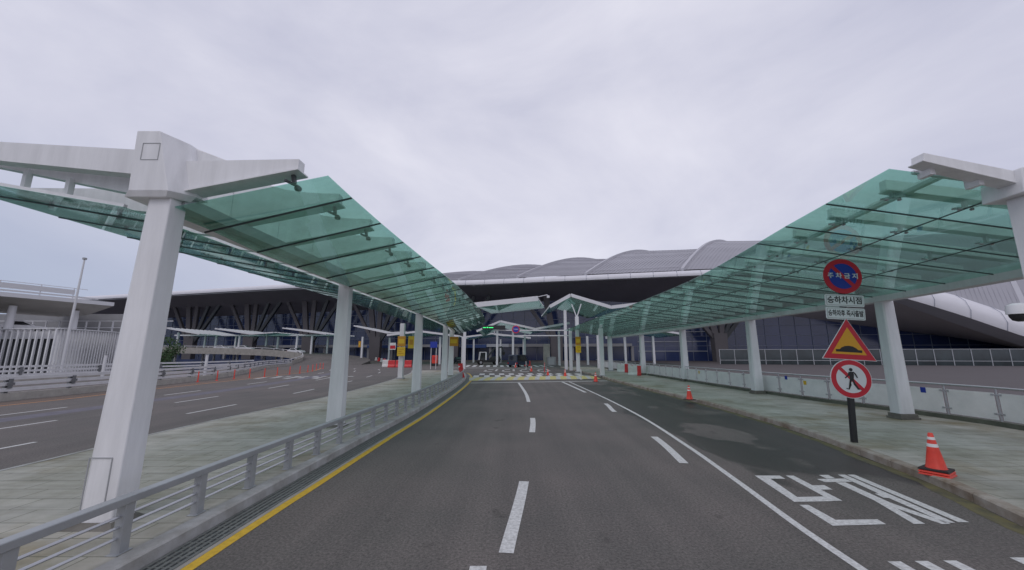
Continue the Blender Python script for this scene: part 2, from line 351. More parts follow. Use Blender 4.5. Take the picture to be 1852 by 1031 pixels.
# ------------------------------------------------------------------ plan lines (metres, camera at the origin, +y along the road)
LK = fx([(-4.5, -8), (-4.4, -2), (-4.35, 5), (-4.30, 8), (-4.18, 12), (-4.0, 17), (-3.98, 26), (-4.15, 33), (-4.45, 38), (-5.05, 43), (-6.0, 48), (-7.6, 53)])   # face of left kerb
YL = fx([(-3.85, -8), (-3.80, 5), (-3.74, 8), (-3.64, 12), (-3.46, 17), (-3.46, 26), (-3.62, 33), (-3.9, 38), (-4.5, 43), (-5.4, 48), (-7.0, 53)])
LF = fx([(-10.5, -8), (-10.45, 8.3), (-10.65, 11), (-10.6, 14.6), (-10.3, 18), (-10.1, 23), (-10.4, 31), (-11.2, 40), (-12.2, 47), (-13.6, 53)])
RK = fx([(2.0, -8), (4.5, 0), (6.2, 3), (7.44, 6.05), (8.05, 7.7), (8.58, 9.9), (9.15, 12.9), (9.40, 16.4), (9.40, 21.3), (9.18, 27.8), (9.05, 36), (9.2, 44), (8.4, 60), (7.6, 80), (6, 100)])
FN = fx([(9.5, -4), (13, 2), (15.0, 7), (15.8, 12.4), (15.85, 14), (15.6, 16.7), (15.2, 19), (14.9, 22.4), (14.65, 27.8), (14.55, 37.6), (14.6, 43), (14.4, 54), (14, 66)])
RC = fx([(11.4, 3), (12.6, 6.5), (14.2, 14.47), (14.35, 23.02), (14.6, 33), (14.2, 42.2), (13.35, 52.7)])
LC = fx([(-5.95, 0), (-5.95, 5.85), (-5.75, 13), (-5.52, 22.7), (-5.65, 32.6), (-6.3, 40.2), (-8, 50)])
LO = fx([(-3.0, 0), (-2.98, 5.9), (-2.85, 9), (-2.62, 12.3), (-2.3, 17), (-2.15, 26), (-2.4, 34), (-3.4, 42), (-5, 50)])
RO = fx([(5.2, 3), (6.26, 5.9), (6.4, 7.1), (6.55, 8.5), (6.8, 10), (7.55, 16.1), (7.6, 25.2), (7.3, 36), (7.2, 50)])

# ------------------------------------------------------------------ ground
g = MB(); g.add([(-1500, -200, -6), (1500, -200, -6), (1500, 2600, -6), (-1500, 2600, -6)], [(0, 1, 2, 3)]); struct(g.build('ground', 'lower'))
edge = cat_rom([(-46, -12, 0), (-46, 20, 0), (-44.5, 37, 0), (-41, 52, 0), (-41.5, 64, 0), (-46, 82, 0)], 6)
deck_prof = [(p[0], p[1]) for p in edge] + [(-46, 92), (-46, 320), (330, 320), (330, -12)]
g = MB(); g.prism_z(deck_prof, -1.4, 0); struct(g.build('road_deck', 'asphalt'))

def sidewalk(name, fl, fr_, ys, m):
    g = MB(); L_ = [(fl(y), y) for y in ys]; R_ = [(fr_(y), y) for y in ys]
    n = len(ys)
    v = [(x, y, .15) for x, y in L_] + [(x, y, .15) for x, y in R_] + [(x, y, -.02) for x, y in L_] + [(x, y, -.02) for x, y in R_]
    f = []
    for i in range(n - 1):
        f += [(i, n + i, n + i + 1, i + 1), (2 * n + i, 2 * n + i + 1, i + 1, i), (n + i, 3 * n + i, 3 * n + i + 1, n + i + 1)]
    f += [(0, 2 * n, 3 * n, n), (n - 1, 2 * n - 1, 4 * n - 1, 3 * n - 1)]
    g.add(v, f); return struct(g.build(name, m))
ysl = fr(-8, 53, 1)
sidewalk('pavement', lambda y: LF(y) + .16, lambda y: LK(y) - .22, ysl, 'paving')
ysr = fr(-4, 66, 1)
sidewalk('pavement', lambda y: RK(y) + .20, lambda y: FN(y) + .12, ysr, 'paving')
g = MB(); g.sweep([(LK(y), y) for y in ysl], [(0, -.01), (0, .15), (-.02, .17), (-.22, .17), (-.22, -.01)]); struct(g.build('kerb', 'kerb'))
g = MB(); g.sweep([(LF(y), y) for y in ysl], [(0, -.01), (0, .145), (.16, .16), (.16, -.01)]); struct(g.build('kerb', 'kerb'))
# right kerb laid stone by stone
g = MB(); y = -4
while y < 66:
    y1 = y + 1.0; pr = [(0, -.01), (0, .14), (.03, .165), (.20, .165), (.20, -.01)]
    g.sweep([(RK(y + .006), y + .006), (RK((y + y1) / 2), (y + y1) / 2), (RK(y1 - .006), y1 - .006)], pr); y = y1
struct(g.build('kerb', 'kerb_r'))
# moss and silt in the right gutter
g = MB(); ys = fr(2, 40, .5); g.sweep([(RK(y) - .13 - .05 * math.sin(y * 2.1) - .04 * math.sin(y * 5.3), y) for y in ys], [(-.13, .003), (.13, .003)], closed=False)
struct(g.build('gutter_silt', mat('gutter_silt', (.15, .13, .055), .9, var=.6, scale=3, dark=(.07, .07, .06))))
# drain grating and concrete strip beside the left kerb
g = MB(); ys = fr(-6, 46, .5); g.sweep([(YL(y) - .115, y) for y in ys], [(-.04, .004), (.035, .004)], closed=False); struct(g.build('kerb_strip', 'concrete'))
gg = MB(); gb = MB()
gb.sweep([((LK(y) + YL(y)) / 2 - .07, y) for y in ys], [(-.21, .003), (.19, .003)], closed=False); struct(gb.build('drain_channel', 'dark'))
for k in range(5):
    u = -.17 + k * .085
    gg.sweep([((LK(y) + YL(y)) / 2 - .07 + u, y) for y in ys], [(-.022, .003), (-.022, .016), (.022, .016), (.022, .003)])
for y in fr(2, 14, .12):
    c = (LK(y) + YL(y)) / 2 - .07; gg.box(c - .19, c + .18, y - .008, y + .008, .002, .012)
struct(gg.build('drain_grating', 'grate'))

# ------------------------------------------------------------------ road markings
def stripe(f, y0, y1, w_, m, z=.005, name='road_marking', st=.5):
    g = MB(); g.sweep([(f(y), y) for y in fr(y0, y1, st)], [(-w_ / 2, z), (w_ / 2, z)], closed=False); return struct(g.build(name, m))
def polys(ps, m, z=.005, name='road_marking'):
    g = MB()
    for p in ps: g.add([(x, y, z) for x, y in p], [tuple(range(len(p)))])
    return struct(g.build(name, m))
stripe(YL, -6, 49, .15, 'yellow')
WL = fx([(3.9, -4), (4.03, 4), (4.1, 5), (4.2, 6.2), (4.46, 8.2), (4.78, 11.1), (5.13, 16), (5.2, 23), (5.0, 34.4)])
stripe(WL, -4, 34.4, .12, 'paint')
CLf = fx([(-.13, 4.5), (-.08, 5.3), (.24, 8.1), (.64, 12.8), (.80, 15.5), (.86, 20.4), (.85, 25), (.56, 33.4)])
for a, b in ((5.35, 8.08), (12.8, 15.5), (20.4, 33.2)): stripe(CLf, a, b, .19, 'paint')
polys([[(-.52, 2.5), (-.30, 2.5), (-.30, 5.05), (-.50, 5.05)]], 'paint')
ID = fx([(3.95, 9.34), (4.29, 12.15), (4.40, 17), (4.67, 19.8), (4.7, 25), (4.35, 34.6)])
for a, b in ((9.34, 12.15), (17.07, 19.78), (25.2, 34.2)): stripe(ID, a, b, .2, 'paint')
# left carriageway: lane dashes, orange edge line, reddish shoulder
LL1 = lambda y: LF(y) - 2.95 if y > 22 else -13.55
def lane(x0):
    return fx([(x0, -8), (x0, 20), (x0 - .05, 24), (x0 - .5, 31), (x0 - 1.2, 38), (x0 - 2.5, 46), (x0 - 4.6, 54), (x0 - 8, 62)])
for x0, ph in ((-13.53, 8.55), (-17.1, 12.1), (-20.75, 15.6)):
    f = lane(x0)
    for k in range(-2, 7):
        stripe(f, ph + 8 * k, ph + 8 * k + 2.9, .14, 'paint')
EL = fx([(-24.3, -8), (-24.35, 18.8), (-24.7, 24), (-25.4, 34.7), (-27.3, 52.8), (-33, 68)])
stripe(EL, -8, 64, .16, 'orange_l')
SH = fx([(-25.9, -8), (-26, 19), (-26.4, 27), (-27.6, 37), (-33, 50), (-39, 64)])
g = MB(); ys = fr(-8, 58, 2); g.add([(EL(y) - .1, y, .003) for y in ys] + [(min(SH(y), EL(y) - .4), y, .003) for y in ys], [(i, i + 1, len(ys) + i + 1, len(ys) + i) for i in range(len(ys) - 1)]); struct(g.build('road_shoulder', 'red_strip'))
g = MB(); f = lane(-19.2); ys = fr(-4, 56, 2); g.sweep([(f(y), y) for y in ys], [(-.55, .003), (.55, .003)], closed=False); struct(g.build('road_lane_band', 'blue_l'))
ps = []
for i in range(9):
    x = -25.2 + i * .95
    ps += [[(x, 38 + (i % 3)), (x + .5, 38.2 + (i % 3)), (x + .1, 40.4 + (i % 2)), (x - .35, 40.2 + (i % 2))], [(x + .1, 41.6), (x + .7, 41.4), (x + .6, 42.3), (x, 42.2)]]
polys(ps, 'paint_f', .0065, 'road_lettering')
# stop line, hump with diagonal stripes, piano key marks, crossing
polys([[(-3.45, 32.7), (8.6, 35.2), (8.6, 35.6), (-3.45, 33.1)]], 'paint')
def hump(u, v):        # u across 0..1, v along 0..1
    y0 = 35.6 + 2.7 * u; return (-3.9 + 12.6 * u - .5 * v, y0 + v * 5)
g = MB(); n = 24; m_ = 8
for j in range(m_ + 1):
    for i in range(n + 1):
        x, y = hump(i / n, j / m_); g.v.append((x, y, .003 + .09 * math.sin(math.pi * j / m_)))
for j in range(m_):
    for i in range(n): g.f.append((j * (n + 1) + i, j * (n + 1) + i + 1, (j + 1) * (n + 1) + i + 1, (j + 1) * (n + 1) + i))
struct(g.build('road_hump', 'yellow_p'))
g = MB()
for k in range(12):
    for j in range(m_):
        qs = []
        for (dv, du) in ((0, 0), (0, .035), (1, .035), (1, 0)):
            v = (j + dv) / m_; u = min(1, max(0, .02 + k * .083 + du + .08 * v - .04)); x, y = hump(u, v); qs.append((x, y, .009 + .09 * math.sin(math.pi * v)))
        g.add(qs, [(0, 1, 2, 3)])
struct(g.build('road_marking', 'paint_f'))
ps = []
for k in range(11):
    x = -4.1 + k * 1.15
    ps.append([(x, 40.9 + k * .22), (x + .6, 41 + k * .22), (x + .45, 43.8 + k * .22), (x - .15, 43.7 + k * .22)])
    ps.append([(x + .35, 44.6 + k * .15), (x + .95, 44.7 + k * .15), (x + .8, 47.6 + k * .1), (x + .2, 47.5 + k * .1)])
polys(ps, 'paint')
ps = []
for k in range(4):
    x = -3.9 + k * 2.5
    ps += [[(x, 52), (x + .3, 52), (x + .3, 57), (x, 57)], [(x, 52), (x + 1.2, 52), (x + 1.2, 53), (x, 53)], [(x + 1.5, 54), (x + 1.8, 54), (x + 1.8, 60), (x + 1.5, 60)], [(x + .3, 58.5), (x + 1.1, 58.5), (x + 1.1, 60), (x + .3, 60)]]
polys(ps, 'paint_f', .005, 'road_lettering')
polys([[(-8.6 + k * 1.3, 70), (-7.9 + k * 1.3, 70), (-7.9 + k * 1.3 - .4, 79), (-8.6 + k * 1.3 - .4, 79)] for k in range(13)] + [[(-10, 64.5), (6, 64.5), (6, 65.4), (-10, 65.4)]], 'paint')
# the word on the bay (danche) and the top of the next word (beoseu), stroke by stroke
polys([[(5.01, 8.44), (5.52, 8.44), (5.50, 8.24), (5.20, 8.24), (5.01, 7.25), (5.50, 7.28), (5.48, 7.06), (4.80, 7.03)],
       [(5.65, 8.44), (5.81, 8.44), (5.745, 7.85), (5.98, 7.86), (5.94, 7.62), (5.72, 7.62), (5.66, 7.08), (5.48, 7.08)],
       [(4.79, 6.90), (4.94, 6.90), (4.91, 6.32), (5.56, 6.34), (5.53, 6.17), (4.70, 6.12)],
       [(6.36, 8.48), (6.56, 8.48), (6.52, 8.26), (6.34, 8.25)],
       [(6.12, 8.22), (6.70, 8.25), (6.69, 8.06), (6.13, 8.03)],
       [(6.33, 8.02), (6.52, 8.02), (6.40, 7.0), (6.50, 6.18), (6.36, 6.18), (6.26, 6.75), (6.12, 6.18), (5.95, 6.18), (6.22, 7.1)],
       [(6.77, 8.5), (6.92, 8.5), (6.61, 6.22), (6.46, 6.22), (6.575, 7.2), (6.50, 7.22), (6.53, 7.42), (6.60, 7.42)],
       [(6.97, 8.5), (7.12, 8.5), (6.84, 6.24), (6.68, 6.24)]], 'paint', .005, 'road_lettering')
polys([[(4.56, 5.15), (4.72, 5.15), (4.6, 2.9), (4.42, 2.9)], [(4.9, 5.16), (5.06, 5.16), (4.95, 2.9), (4.78, 2.9)], [(5.26, 5.17), (5.42, 5.17), (5.30, 2.9), (5.14, 2.9)],
       [(4.54, 4.2), (4.85, 4.2), (4.83, 4.0), (4.53, 4.0)], [(6.16, 5.24), (6.34, 5.24), (6.2, 4.5), (6.45, 3.9), (6.3, 3.9), (6.1, 4.3), (5.95, 3.9), (5.8, 3.9), (6.05, 4.6)]], 'paint', .005, 'road_lettering')

# ------------------------------------------------------------------ near canopies
def column(mb, x, y, z0, z1, hw0, hw1, d0, d1, lean=0):
    c = .06; xb = x
    def ring(hw, d, z):
        x = xb + (lean if z > 2 else 0)
        return [(x - hw, y - d + c * .6, z), (x - hw + c, y - d, z), (x + hw - c * .2, y - d, z), (x + hw, y - d + c * .2, z), (x + hw, y + d, z), (x - hw, y + d, z)]
    mb.hexa(ring(hw0, d0, z0), ring(hw1, d1, z1)); return mb

cl = thing('glass_canopy', (-5.9, 5.85, .15), 'gull wing canopy of green glass on white columns along the left railing', 'canopy')
YC = [5.85, 13.0, 22.7, 32.6, 40.2, 47]
for i, y in enumerate(YC):
    x = LC(y) + (.24 if i == 0 else 0); mb = MB(); column(mb, x, y, .15, 5.0, .25, .19, .17, .15, .13 if i == 0 else 0)
    c = mb.build('column', 'white', cl, bevel=.012)
    if i == 0:
        c['label'] = 'thick white column nearest the road, with access door'
        d = MB(); yf = y - .172
        for a, b in (((x - .2, .35), (x - .2, 1.05)), ((x + .12, .35), (x + .12, 1.05)), ((x - .2, 1.05), (x + .12, 1.05))):
            d.bar((a[0], yf - .003 + (a[1] - .15) * .0042, a[1]), (b[0], yf - .003 + (b[1] - .15) * .0042, b[1]), .012, .012, up=(0, 1, 0))
        d.build('access_door', 'sgrey', c)
    f = MB(); f.hexa([(x - .36, y - .27, .15), (x + .36, y - .27, .15), (x + .36, y + .27, .15), (x - .36, y + .27, .15)], [(x - .27, y - .19, .22), (x + .27, y - .19, .22), (x + .27, y + .19, .22), (x - .27, y + .19, .22)])
    f.build('base_collar', 'coll', c)
# spine beam
mb = MB(); ys = fr(5.9, 47.5, 1.0)
mb.sweep([(LC(y) + .16, y) for y in ys], [(-.16, 4.76), (.16, 4.76), (.16, 5.08), (-.16, 5.08)]); mb.build('spine_beam', 'white', cl)
# cap over the nearest column
x, y = LC(5.85), 5.85
mb = MB(); mb.hexa([(x - .02, 5.58, 4.98), (x + .60, 5.58, 4.98), (x + .74, 5.95, 5.03), (x + .74, 6.2, 5.03), (x - .02, 6.2, 4.98)],
                   [(x - .05, 5.58, 6.0), (x + .31, 5.58, 6.0), (x + .50, 5.95, 5.98), (x + .5, 6.2, 5.98), (x - .05, 6.2, 6.0)])
cap = mb.build('column_cap', 'white', cl, bevel=.012)
mb = MB()
for a, b in (((x + .09, 5.5), (x + .36, 5.5)), ((x + .09, 5.78), (x + .36, 5.78)), ((x + .09, 5.5), (x + .09, 5.78)), ((x + .36, 5.5), (x + .36, 5.78))):
    mb.bar((a[0], 5.578, a[1]), (b[0], 5.578, b[1]), .01, .008, up=(0, 1, 0))
mb.build('access_panel', 'sgrey', cap)
mb = MB(); mb.hexa([(x - .1, 5.62, 4.9), (x + .55, 5.62, 4.9), (x + .66, 5.95, 4.94), (x - .1, 6.15, 4.9)], [(x - .02, 5.58, 4.979), (x + .6, 5.58, 4.979), (x + .735, 5.95, 5.025), (x - .02, 6.19, 4.979)])
mb.build('cap_soffit', 'white', cl)
def rib_left(y, first):
    """gull wing frame: peak over the spine, concave to the road side tip, long straight arm on the far side"""
    x = LC(y); xo = LO(y) - .55; t = .09
    zt = 5.55
    k = [0, .12, .22, .34, .48, .64, .82, 1]
    zz = [1.0, .72, .47, .27, .13, .05, .015, 0]
    mb = MB(); x0 = x + .3
    top = [(x0 + (xo - x0) * a, 5.66 + .68 * b) for a, b in zip(k, zz)]
    if first:
        top = [(x0, 5.62), (xo, 5.66)]; fin = MB(); fin.prism_y([(x0, 5.50), (x0, 6.0), (x0 + .12, 6.0), (x0 + 1.25, 5.56)], y + .12, y + .28); fin.build('cap_fin', 'white', cl, bevel=.01)
    bot = [(xo, 5.47), (x0, 5.02)]
    mb.prism_y(top + bot, y - t, y + t); mb.prism_y([(x0 + .05, 5.004), (xo + .04, 5.444), (xo + .04, 5.468), (x0 + .05, 5.028)], y - t - .07, y + t + .07)
    r = mb.build('rib', 'white', cl)
    br = MB(); gx = xo - .12
    br.bar((gx, y, 5.45), (gx + .03, y, 5.28), .05, .07, up=(0, 1, 0)); br.bar((gx - .05, y - .13, 5.27), (gx + .03, y + .13, 5.27), .04, .035); br.lathe([(.05, 5.20), (.06, 5.235), (.06, 5.245), (.03, 5.28)], (gx + .03, y + .12, 0), 10)
    br.build('glass_bracket', 'dark', r)
    # arm on the far side
    mb = MB(); xe = x - 4.05
    if first: prof = [(x + .02, 5.36), (x + .02, 5.80), (xe, 6.05), (xe, 5.80), (x - 2.3, 5.60)]
    else: prof = [(x + .302, 5.08), (x + .302, 6.33), (x + .02, 6.35), (x - .3, 6.1), (x - 1.2, 5.75), (xe, 5.78), (xe, 5.58)]
    mb.prism_y(prof, y - t - .02, y + t + .02); r2 = mb.build('far_side_rib', 'white', cl)
    for u in ((.42, .61, .8) if first else (.5, .85)):
        br = MB(); px = x - 4.05 * u
        if first: br.bar((px, y + .25, 5.10 + .22 * 4.05 * u), (px, y + .25, 4.80 + .70 * u), .07, .09, up=(0, 1, 0))
        else: br.bar((px, y, 4.78 + .70 * u + .25), (px, y, 4.80 + .70 * u), .05, .06, up=(0, 1, 0))
        br.build('glass_bracket', 'white' if first else 'dark', r2)
    if first:
        br = MB(); br.bar((x - .3, y - .1, 4.83), (x - 4.1, y - .1, 5.50), .06, .06); br.build('glass_edge_rail', 'white', r2)
YRL = [5.95] + [7.35 + 1.48 * k for k in range(27)]
for i, y in enumerate(YRL): rib_left(y, i == 0)
# fin between cap and far arm
mb = MB(); x = LC(5.95); mb.prism_y([(x + .1, 5.06), (x + .1, 5.7), (x - 4.3, 6.25), (x - 4.3, 5.96)], 6.22, 6.38); mb.build('far_side_fin', 'white', cl)
def pane(mb, A, B, C, D, th=.014):
    A, B, C, D = map(Vector, (A, B, C, D)); n = (B - A).cross(D - A).normalized() * th
    mb.hexa([A, B, C, D], [A + n, B + n, C + n, D + n])
yb = [5.78] + [y + .72 for y in YRL]
for i in range(len(yb) - 1):
    a, b = yb[i] + .008, yb[i + 1] - .008
    gi = lambda y: (LC(y) + .34, y, 4.66 if y > 7 else 4.74); go = lambda y: (LO(y), y, 5.32)
    mb = MB(); pane(mb, gi(a), go(a), go(b), gi(b)); mb.build('glass_panel', 'glass', cl)
    mb = MB(); pane(mb, gi(a), go(a), go(b), gi(b)); 
    fi = lambda y: (LC(y) - .25, y, 4.78); fo = lambda y: (LC(y) - 4.15, y, 5.46)
    mb = MB(); pane(mb, fo(a), fi(a), fi(b), fo(b)); mb.build('far_side_glass_panel', 'glass', cl)
# dark joint gaskets between the panels
mb = MB()
for y in yb[1:-1]:
    mb.bar((LC(y) + .34, y, 4.655), (LO(y), y, 5.318), .02, .03); mb.bar((LC(y) - .25, y, 4.775), (LC(y) - 4.15, y, 5.455), .02, .03)
mb.build('glass_joint', 'dark', cl)
mb = MB(); mb.sweep([(LC(y) + .47, y) for y in ys], [(-.14, 4.83), (.14, 4.83), (.14, 5.03), (-.14, 5.03)]); mb.build('gutter', 'grey', cl)

cr_ = thing('glass_canopy', (14.2, 14.47, .15), 'wide green glass canopy over the right pavement, white columns beside the frosted fence', 'canopy')
for y in (6.5, 14.47, 23.02, 32.9, 42.2, 52.7):
    x = RC(y); mb = MB(); column(mb, x, y, .15, 4.5, .26, .21, .20, .17); c = mb.build('column', 'white', cr_, bevel=.012)
    f = MB(); f.box(x - .35, x + .35, y - .29, y + .29, .15, .22); f.box(x - .31, x + .31, y - .25, y + .25, .22, .34); f.build('base_collar', 'coll', c, bevel=.01)
ysb = fr(4.0, 54, 1.0)
mb = MB(); mb.sweep([(RC(y) - .05, y) for y in ysb], [(-.2, 4.42), (.2, 4.42), (.2, 4.74), (-.2, 4.74)]); mb.build('spine_beam', 'white', cr_)
def rz(u): return 4.62 + .88 * u      # glass height from spine (0) to road edge (1)
def rp(y, u, dz=0): xi, xo = RC(y) - .22, RO(y); return (xi + (xo - xi) * u, y, rz(u) + dz)
YRR = [6.85]+[8.28 + 1.45 * k for k in range(31)]
for i, y in enumerate(YRR):
    mb = MB(); a, b = Vector(rp(y, .0, .34)), Vector(rp(y, .885, .24)); mb.bar(a, b, .13, .20); mb.bar(a - Vector((0, 0, .11)), b - Vector((0, 0, .11)), .21, .025)
    r = mb.build('rib', 'white', cr_)
    for u in (.86, .64, .34):
        br = MB(); p = Vector(rp(y, u)); br.bar(p + Vector((0, 0, .2)), p + Vector((0, 0, .02)), .06, .06); br.bar(p + Vector((-.14, .1, .03)), p + Vector((.14, -.1, .02)), .05, .03)
        for sx in (-.12, .12): br.lathe([(.02, -.035), (.035, -.02), (.035, -.01), (.015, .03)], tuple(p + Vector((sx, 0, 0))), 8)
        br.build('glass_bracket', 'grey', r)
mb = MB(); ys2 = fr(6.0, 53, 1); mb.tube([rp(y, .83, .13) for y in ys2], .075, 8); mb.build('edge_beam', 'white', cr_)
ybr = [5.9] + [y + .55 for y in YRR]
for i in range(len(ybr) - 1):
    a, b = ybr[i] + .008, ybr[i + 1] - .008
    for u0, u1 in ((0, .33), (.33, .64), (.64, 1)):
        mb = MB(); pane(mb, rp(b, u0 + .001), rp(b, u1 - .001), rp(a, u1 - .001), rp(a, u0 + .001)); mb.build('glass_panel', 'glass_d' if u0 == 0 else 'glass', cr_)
mb = MB()
for y in ybr[1:-1]: mb.bar(rp(y, 0, -.004), rp(y, 1, -.004), .022, .026)
for u in (.33, .64): mb.tube([rp(y, u, -.004) for y in ys2], .013, 4)
mb.build('glass_joint', 'dark', cr_)
# kerb side column holding the near end
x, y = 8.22, 5.75
mb = MB(); column(mb, x + .1, y, .15, 4.95, .27, .25, .17, .15); c = mb.build('column', 'white', cr_, bevel=.012); c['label'] = 'white kerb side column at the near end of the canopy'
mb = MB(); mb.hexa([(x - .3, y - .2, 4.95), (x + .5, y - .2, 4.95), (x + .5, y + .35, 4.95), (x - .3, y + .35, 4.95)], [(x - .25, y - .2, 5.36), (x + .5, y - .2, 5.5), (x + .5, y + .35, 5.5), (x - .25, y + .35, 5.36)])
mb.build('column_cap', 'white', cr_, bevel=.015)
mb = MB(); mb.prism_y([(x - .2, 5.14), (x - .2, 5.34), (6.6, 5.66), (6.58, 5.53)], y - .1, y + .1); mb.prism_y([(x - .2, 5.11), (6.54, 5.505), (6.54, 5.53), (x - .2, 5.135)], y - .12, y + .12); mb.build('end_arm', 'white', cr_, bevel=.008)
mb = MB()
for px, pz in ((6.8, 5.44), (7.55, 5.26)): mb = MB(); mb.box(px - .04, px + .04, y - .0, y + .2, pz - .1, pz + .06); mb.build('arm_strut', 'white', cr_)
mb = MB(); mb.bar(rp(5.95, .1, .03), rp(5.95, .93, .03), .05, .05); mb.build('glass_edge_rail', 'white', cr_)

# ------------------------------------------------------------------ railing on the left kerb
rl = thing('kerb_railing', (LK(20) - .3, 20, .15), 'low grey steel railing with three thin bars along the left kerb', 'railing')
RX = lambda y: LK(y) - .34
yp = [2.8 + 1.12 * k for k in range(37)]
proto = None
for y in yp:
    x = RX(y); mb = MB(); mb.box(-.055, .055, -.06, .06, 0, .56); mb.box(-.07, .07, -.10, .10, 0, .014)
    if proto is None: proto = mb.build('post', 'grey', rl, shift=False, bevel=.006)
    else:
        c = proto.copy(); COL.objects.link(c); c.parent = rl; proto_ = c
    o = proto if y == yp[0] else c
    o.location = (x - rl.location.x, y - rl.location.y, 0)
ysr_ = fr(0, 43.2, .56)
mb = MB(); mb.sweep([(RX(y), y) for y in ysr_], [(-.07, .70), (.07, .70), (.07, .79), (-.07, .79)]); mb.build('top_rail', 'grey', rl, bevel=.01)
for z in (.33, .45, .57):
    mb = MB(); mb.tube([(RX(y), y, z) for y in ysr_], .018, 6); mb.build('bar', 'rail', rl)

# ------------------------------------------------------------------ frosted fence on the right
fn = thing('glass_fence', (FN(20), 20, .15), 'frosted glass fence with steel posts behind the right pavement', 'fence')
FP = [(FN(y), y) for y in fr(-3.6, 65, .25)]
def along(path, step):
    out_ = [path[0]]; acc = 0
    for i in range(1, len(path)):
        d = math.dist(path[i][:2], path[i - 1][:2]); acc += d
        if acc >= step: out_.append(path[i]); acc = 0
    return out_
posts = along(FP, 1.5)
mb = MB(); mb.sweep(FP, [(-.12, .14), (.12, .14), (.12, .30), (-.12, .30)]); mb.build('kerb_base', mat('fence_base', (.13, .14, .11), .9, var=.4, scale=1.5), fn)
mb = MB(); mb.tube([(x, y, 1.36) for x, y in FP], .035, 8); mb.build('handrail', 'rail', fn, smooth=True)
STICK = [('sblue', 11.9, 1.13), ('sblue', 15.1, 1.10), ('syel', 17.9, .92), ('syel', 20.2, .98), ('sblue', 21.4, 1.16), ('syel', 30.5, 1.0)]
pb = None
for i, (x, y) in enumerate(posts):
    q = posts[min(i + 1, len(posts) - 1)]; p_ = posts[max(i - 1, 0)]; an = math.atan2(q[1] - p_[1], q[0] - p_[0])
    if pb is None:
        mb = MB(); mb.tube([(0, 0, .15), (0, 0, 1.2)], .024, 8)
        for z in (.38, .99): mb.box(-.13, .13, -.022, .022, z - .02, z + .02); mb.box(-.15, -.09, -.03, .03, z - .03, z + .03); mb.box(.09, .15, -.03, .03, z - .03, z + .03)
        pb = mb.build('post', 'rail', fn, shift=False); c = pb
    else: c = pb.copy(); COL.objects.link(c); c.parent = fn
    c.location = (x - fn.location.x, y - fn.location.y, 0); c.rotation_euler = (0, 0, an)
    if i < len(posts) - 1:
        a, b = Vector((x, y, 0)), Vector((q[0], q[1], 0)); d = (b - a).normalized(); a2, b2 = a + d * .07, b - d * .07
        mb = MB(); mb.bar(a2 + Vector((0, 0, .77)), b2 + Vector((0, 0, .77)), .016, .86); pn = mb.build('glass_panel', 'frost', fn)
        for m_, ys_, zs_ in STICK:
            if not (min(a2.y, b2.y) <= ys_ < max(a2.y, b2.y) + .14): continue
            c0 = a2.lerp(b2, min(.9, max(.1, (ys_ - a2.y) / (b2.y - a2.y)))); nrm = Vector((-d.y, d.x, 0))
            if nrm.x > 0: nrm = -nrm
            mb = MB(); s0 = c0 + nrm * .012 + Vector((0, 0, zs_)); mb.bar(s0 - d * .09, s0 + d * .09, .004, .2); mb.build('sticker', m_, pn)

# ------------------------------------------------------------------ lettering
def text_part(body, size, loc, rot, m, parent, name='lettering', depth=.004, sx=1):
    c = bpy.data.curves.new('t', 'FONT'); c.body = body; c.size = size; c.offset = size * .022; c.align_x = 'CENTER'; c.align_y = 'CENTER'; c.extrude = depth
    o = bpy.data.objects.new('t', c); COL.objects.link(o); dg = bpy.context.evaluated_depsgraph_get()
    me = bpy.data.meshes.new_from_object(o.evaluated_get(dg)); bpy.data.objects.remove(o)
    me.transform(Matrix.Diagonal((sx, 1, 1, 1))); me.materials.clear(); me.materials.append(M[m])
    q = bpy.data.objects.new(name, me); COL.objects.link(q); q.parent = parent; q.location = loc; q.rotation_euler = rot
    return q

# ------------------------------------------------------------------ traffic sign post
sg = thing('traffic_sign_post', (9.12, 10.74, .15), 'black post on the right pavement carrying five stacked traffic signs', 'sign post')
sg.rotation_euler = (0, R(3.6), R(-6))
def disc(r, n=40, cx=0, cz=0): return [(cx + r * math.cos(2 * math.pi * k / n), cz + r * math.sin(2 * math.pi * k / n)) for k in range(n)]
def plate(prof, y0, y1, name, m, par): mb = MB(); mb.prism_y(prof, y0, y1); return mb.build(name, m, par, shift=False)
mb = MB(); mb.box(-.065, .065, -.05, .05, 0, 4.9); mb.build('post', 'black', sg, shift=False, bevel=.01)
H_ = (R(90), 0, 0)
# no parking disc
z = 4.50; d1 = plate(disc(.50, 48, 0, z), -.085, -.06, 'no_parking_disc', 'sred', sg)
plate(disc(.365, 48, 0, z), -.089, -.084, 'blue_field', 'sblue', d1)
a = math.radians(-45); c_, s_ = math.cos(a), math.sin(a)
plate([(c_ * u - s_ * v, z + s_ * u + c_ * v) for u, v in ((-.37, -.05), (.37, -.05), (.37, .05), (-.37, .05))], -.092, -.0885, 'slash', 'sred', d1)
text_part('주 차 금 지', .17, (0, -.094, z), H_, 'swhite', d1, sx=1.05)
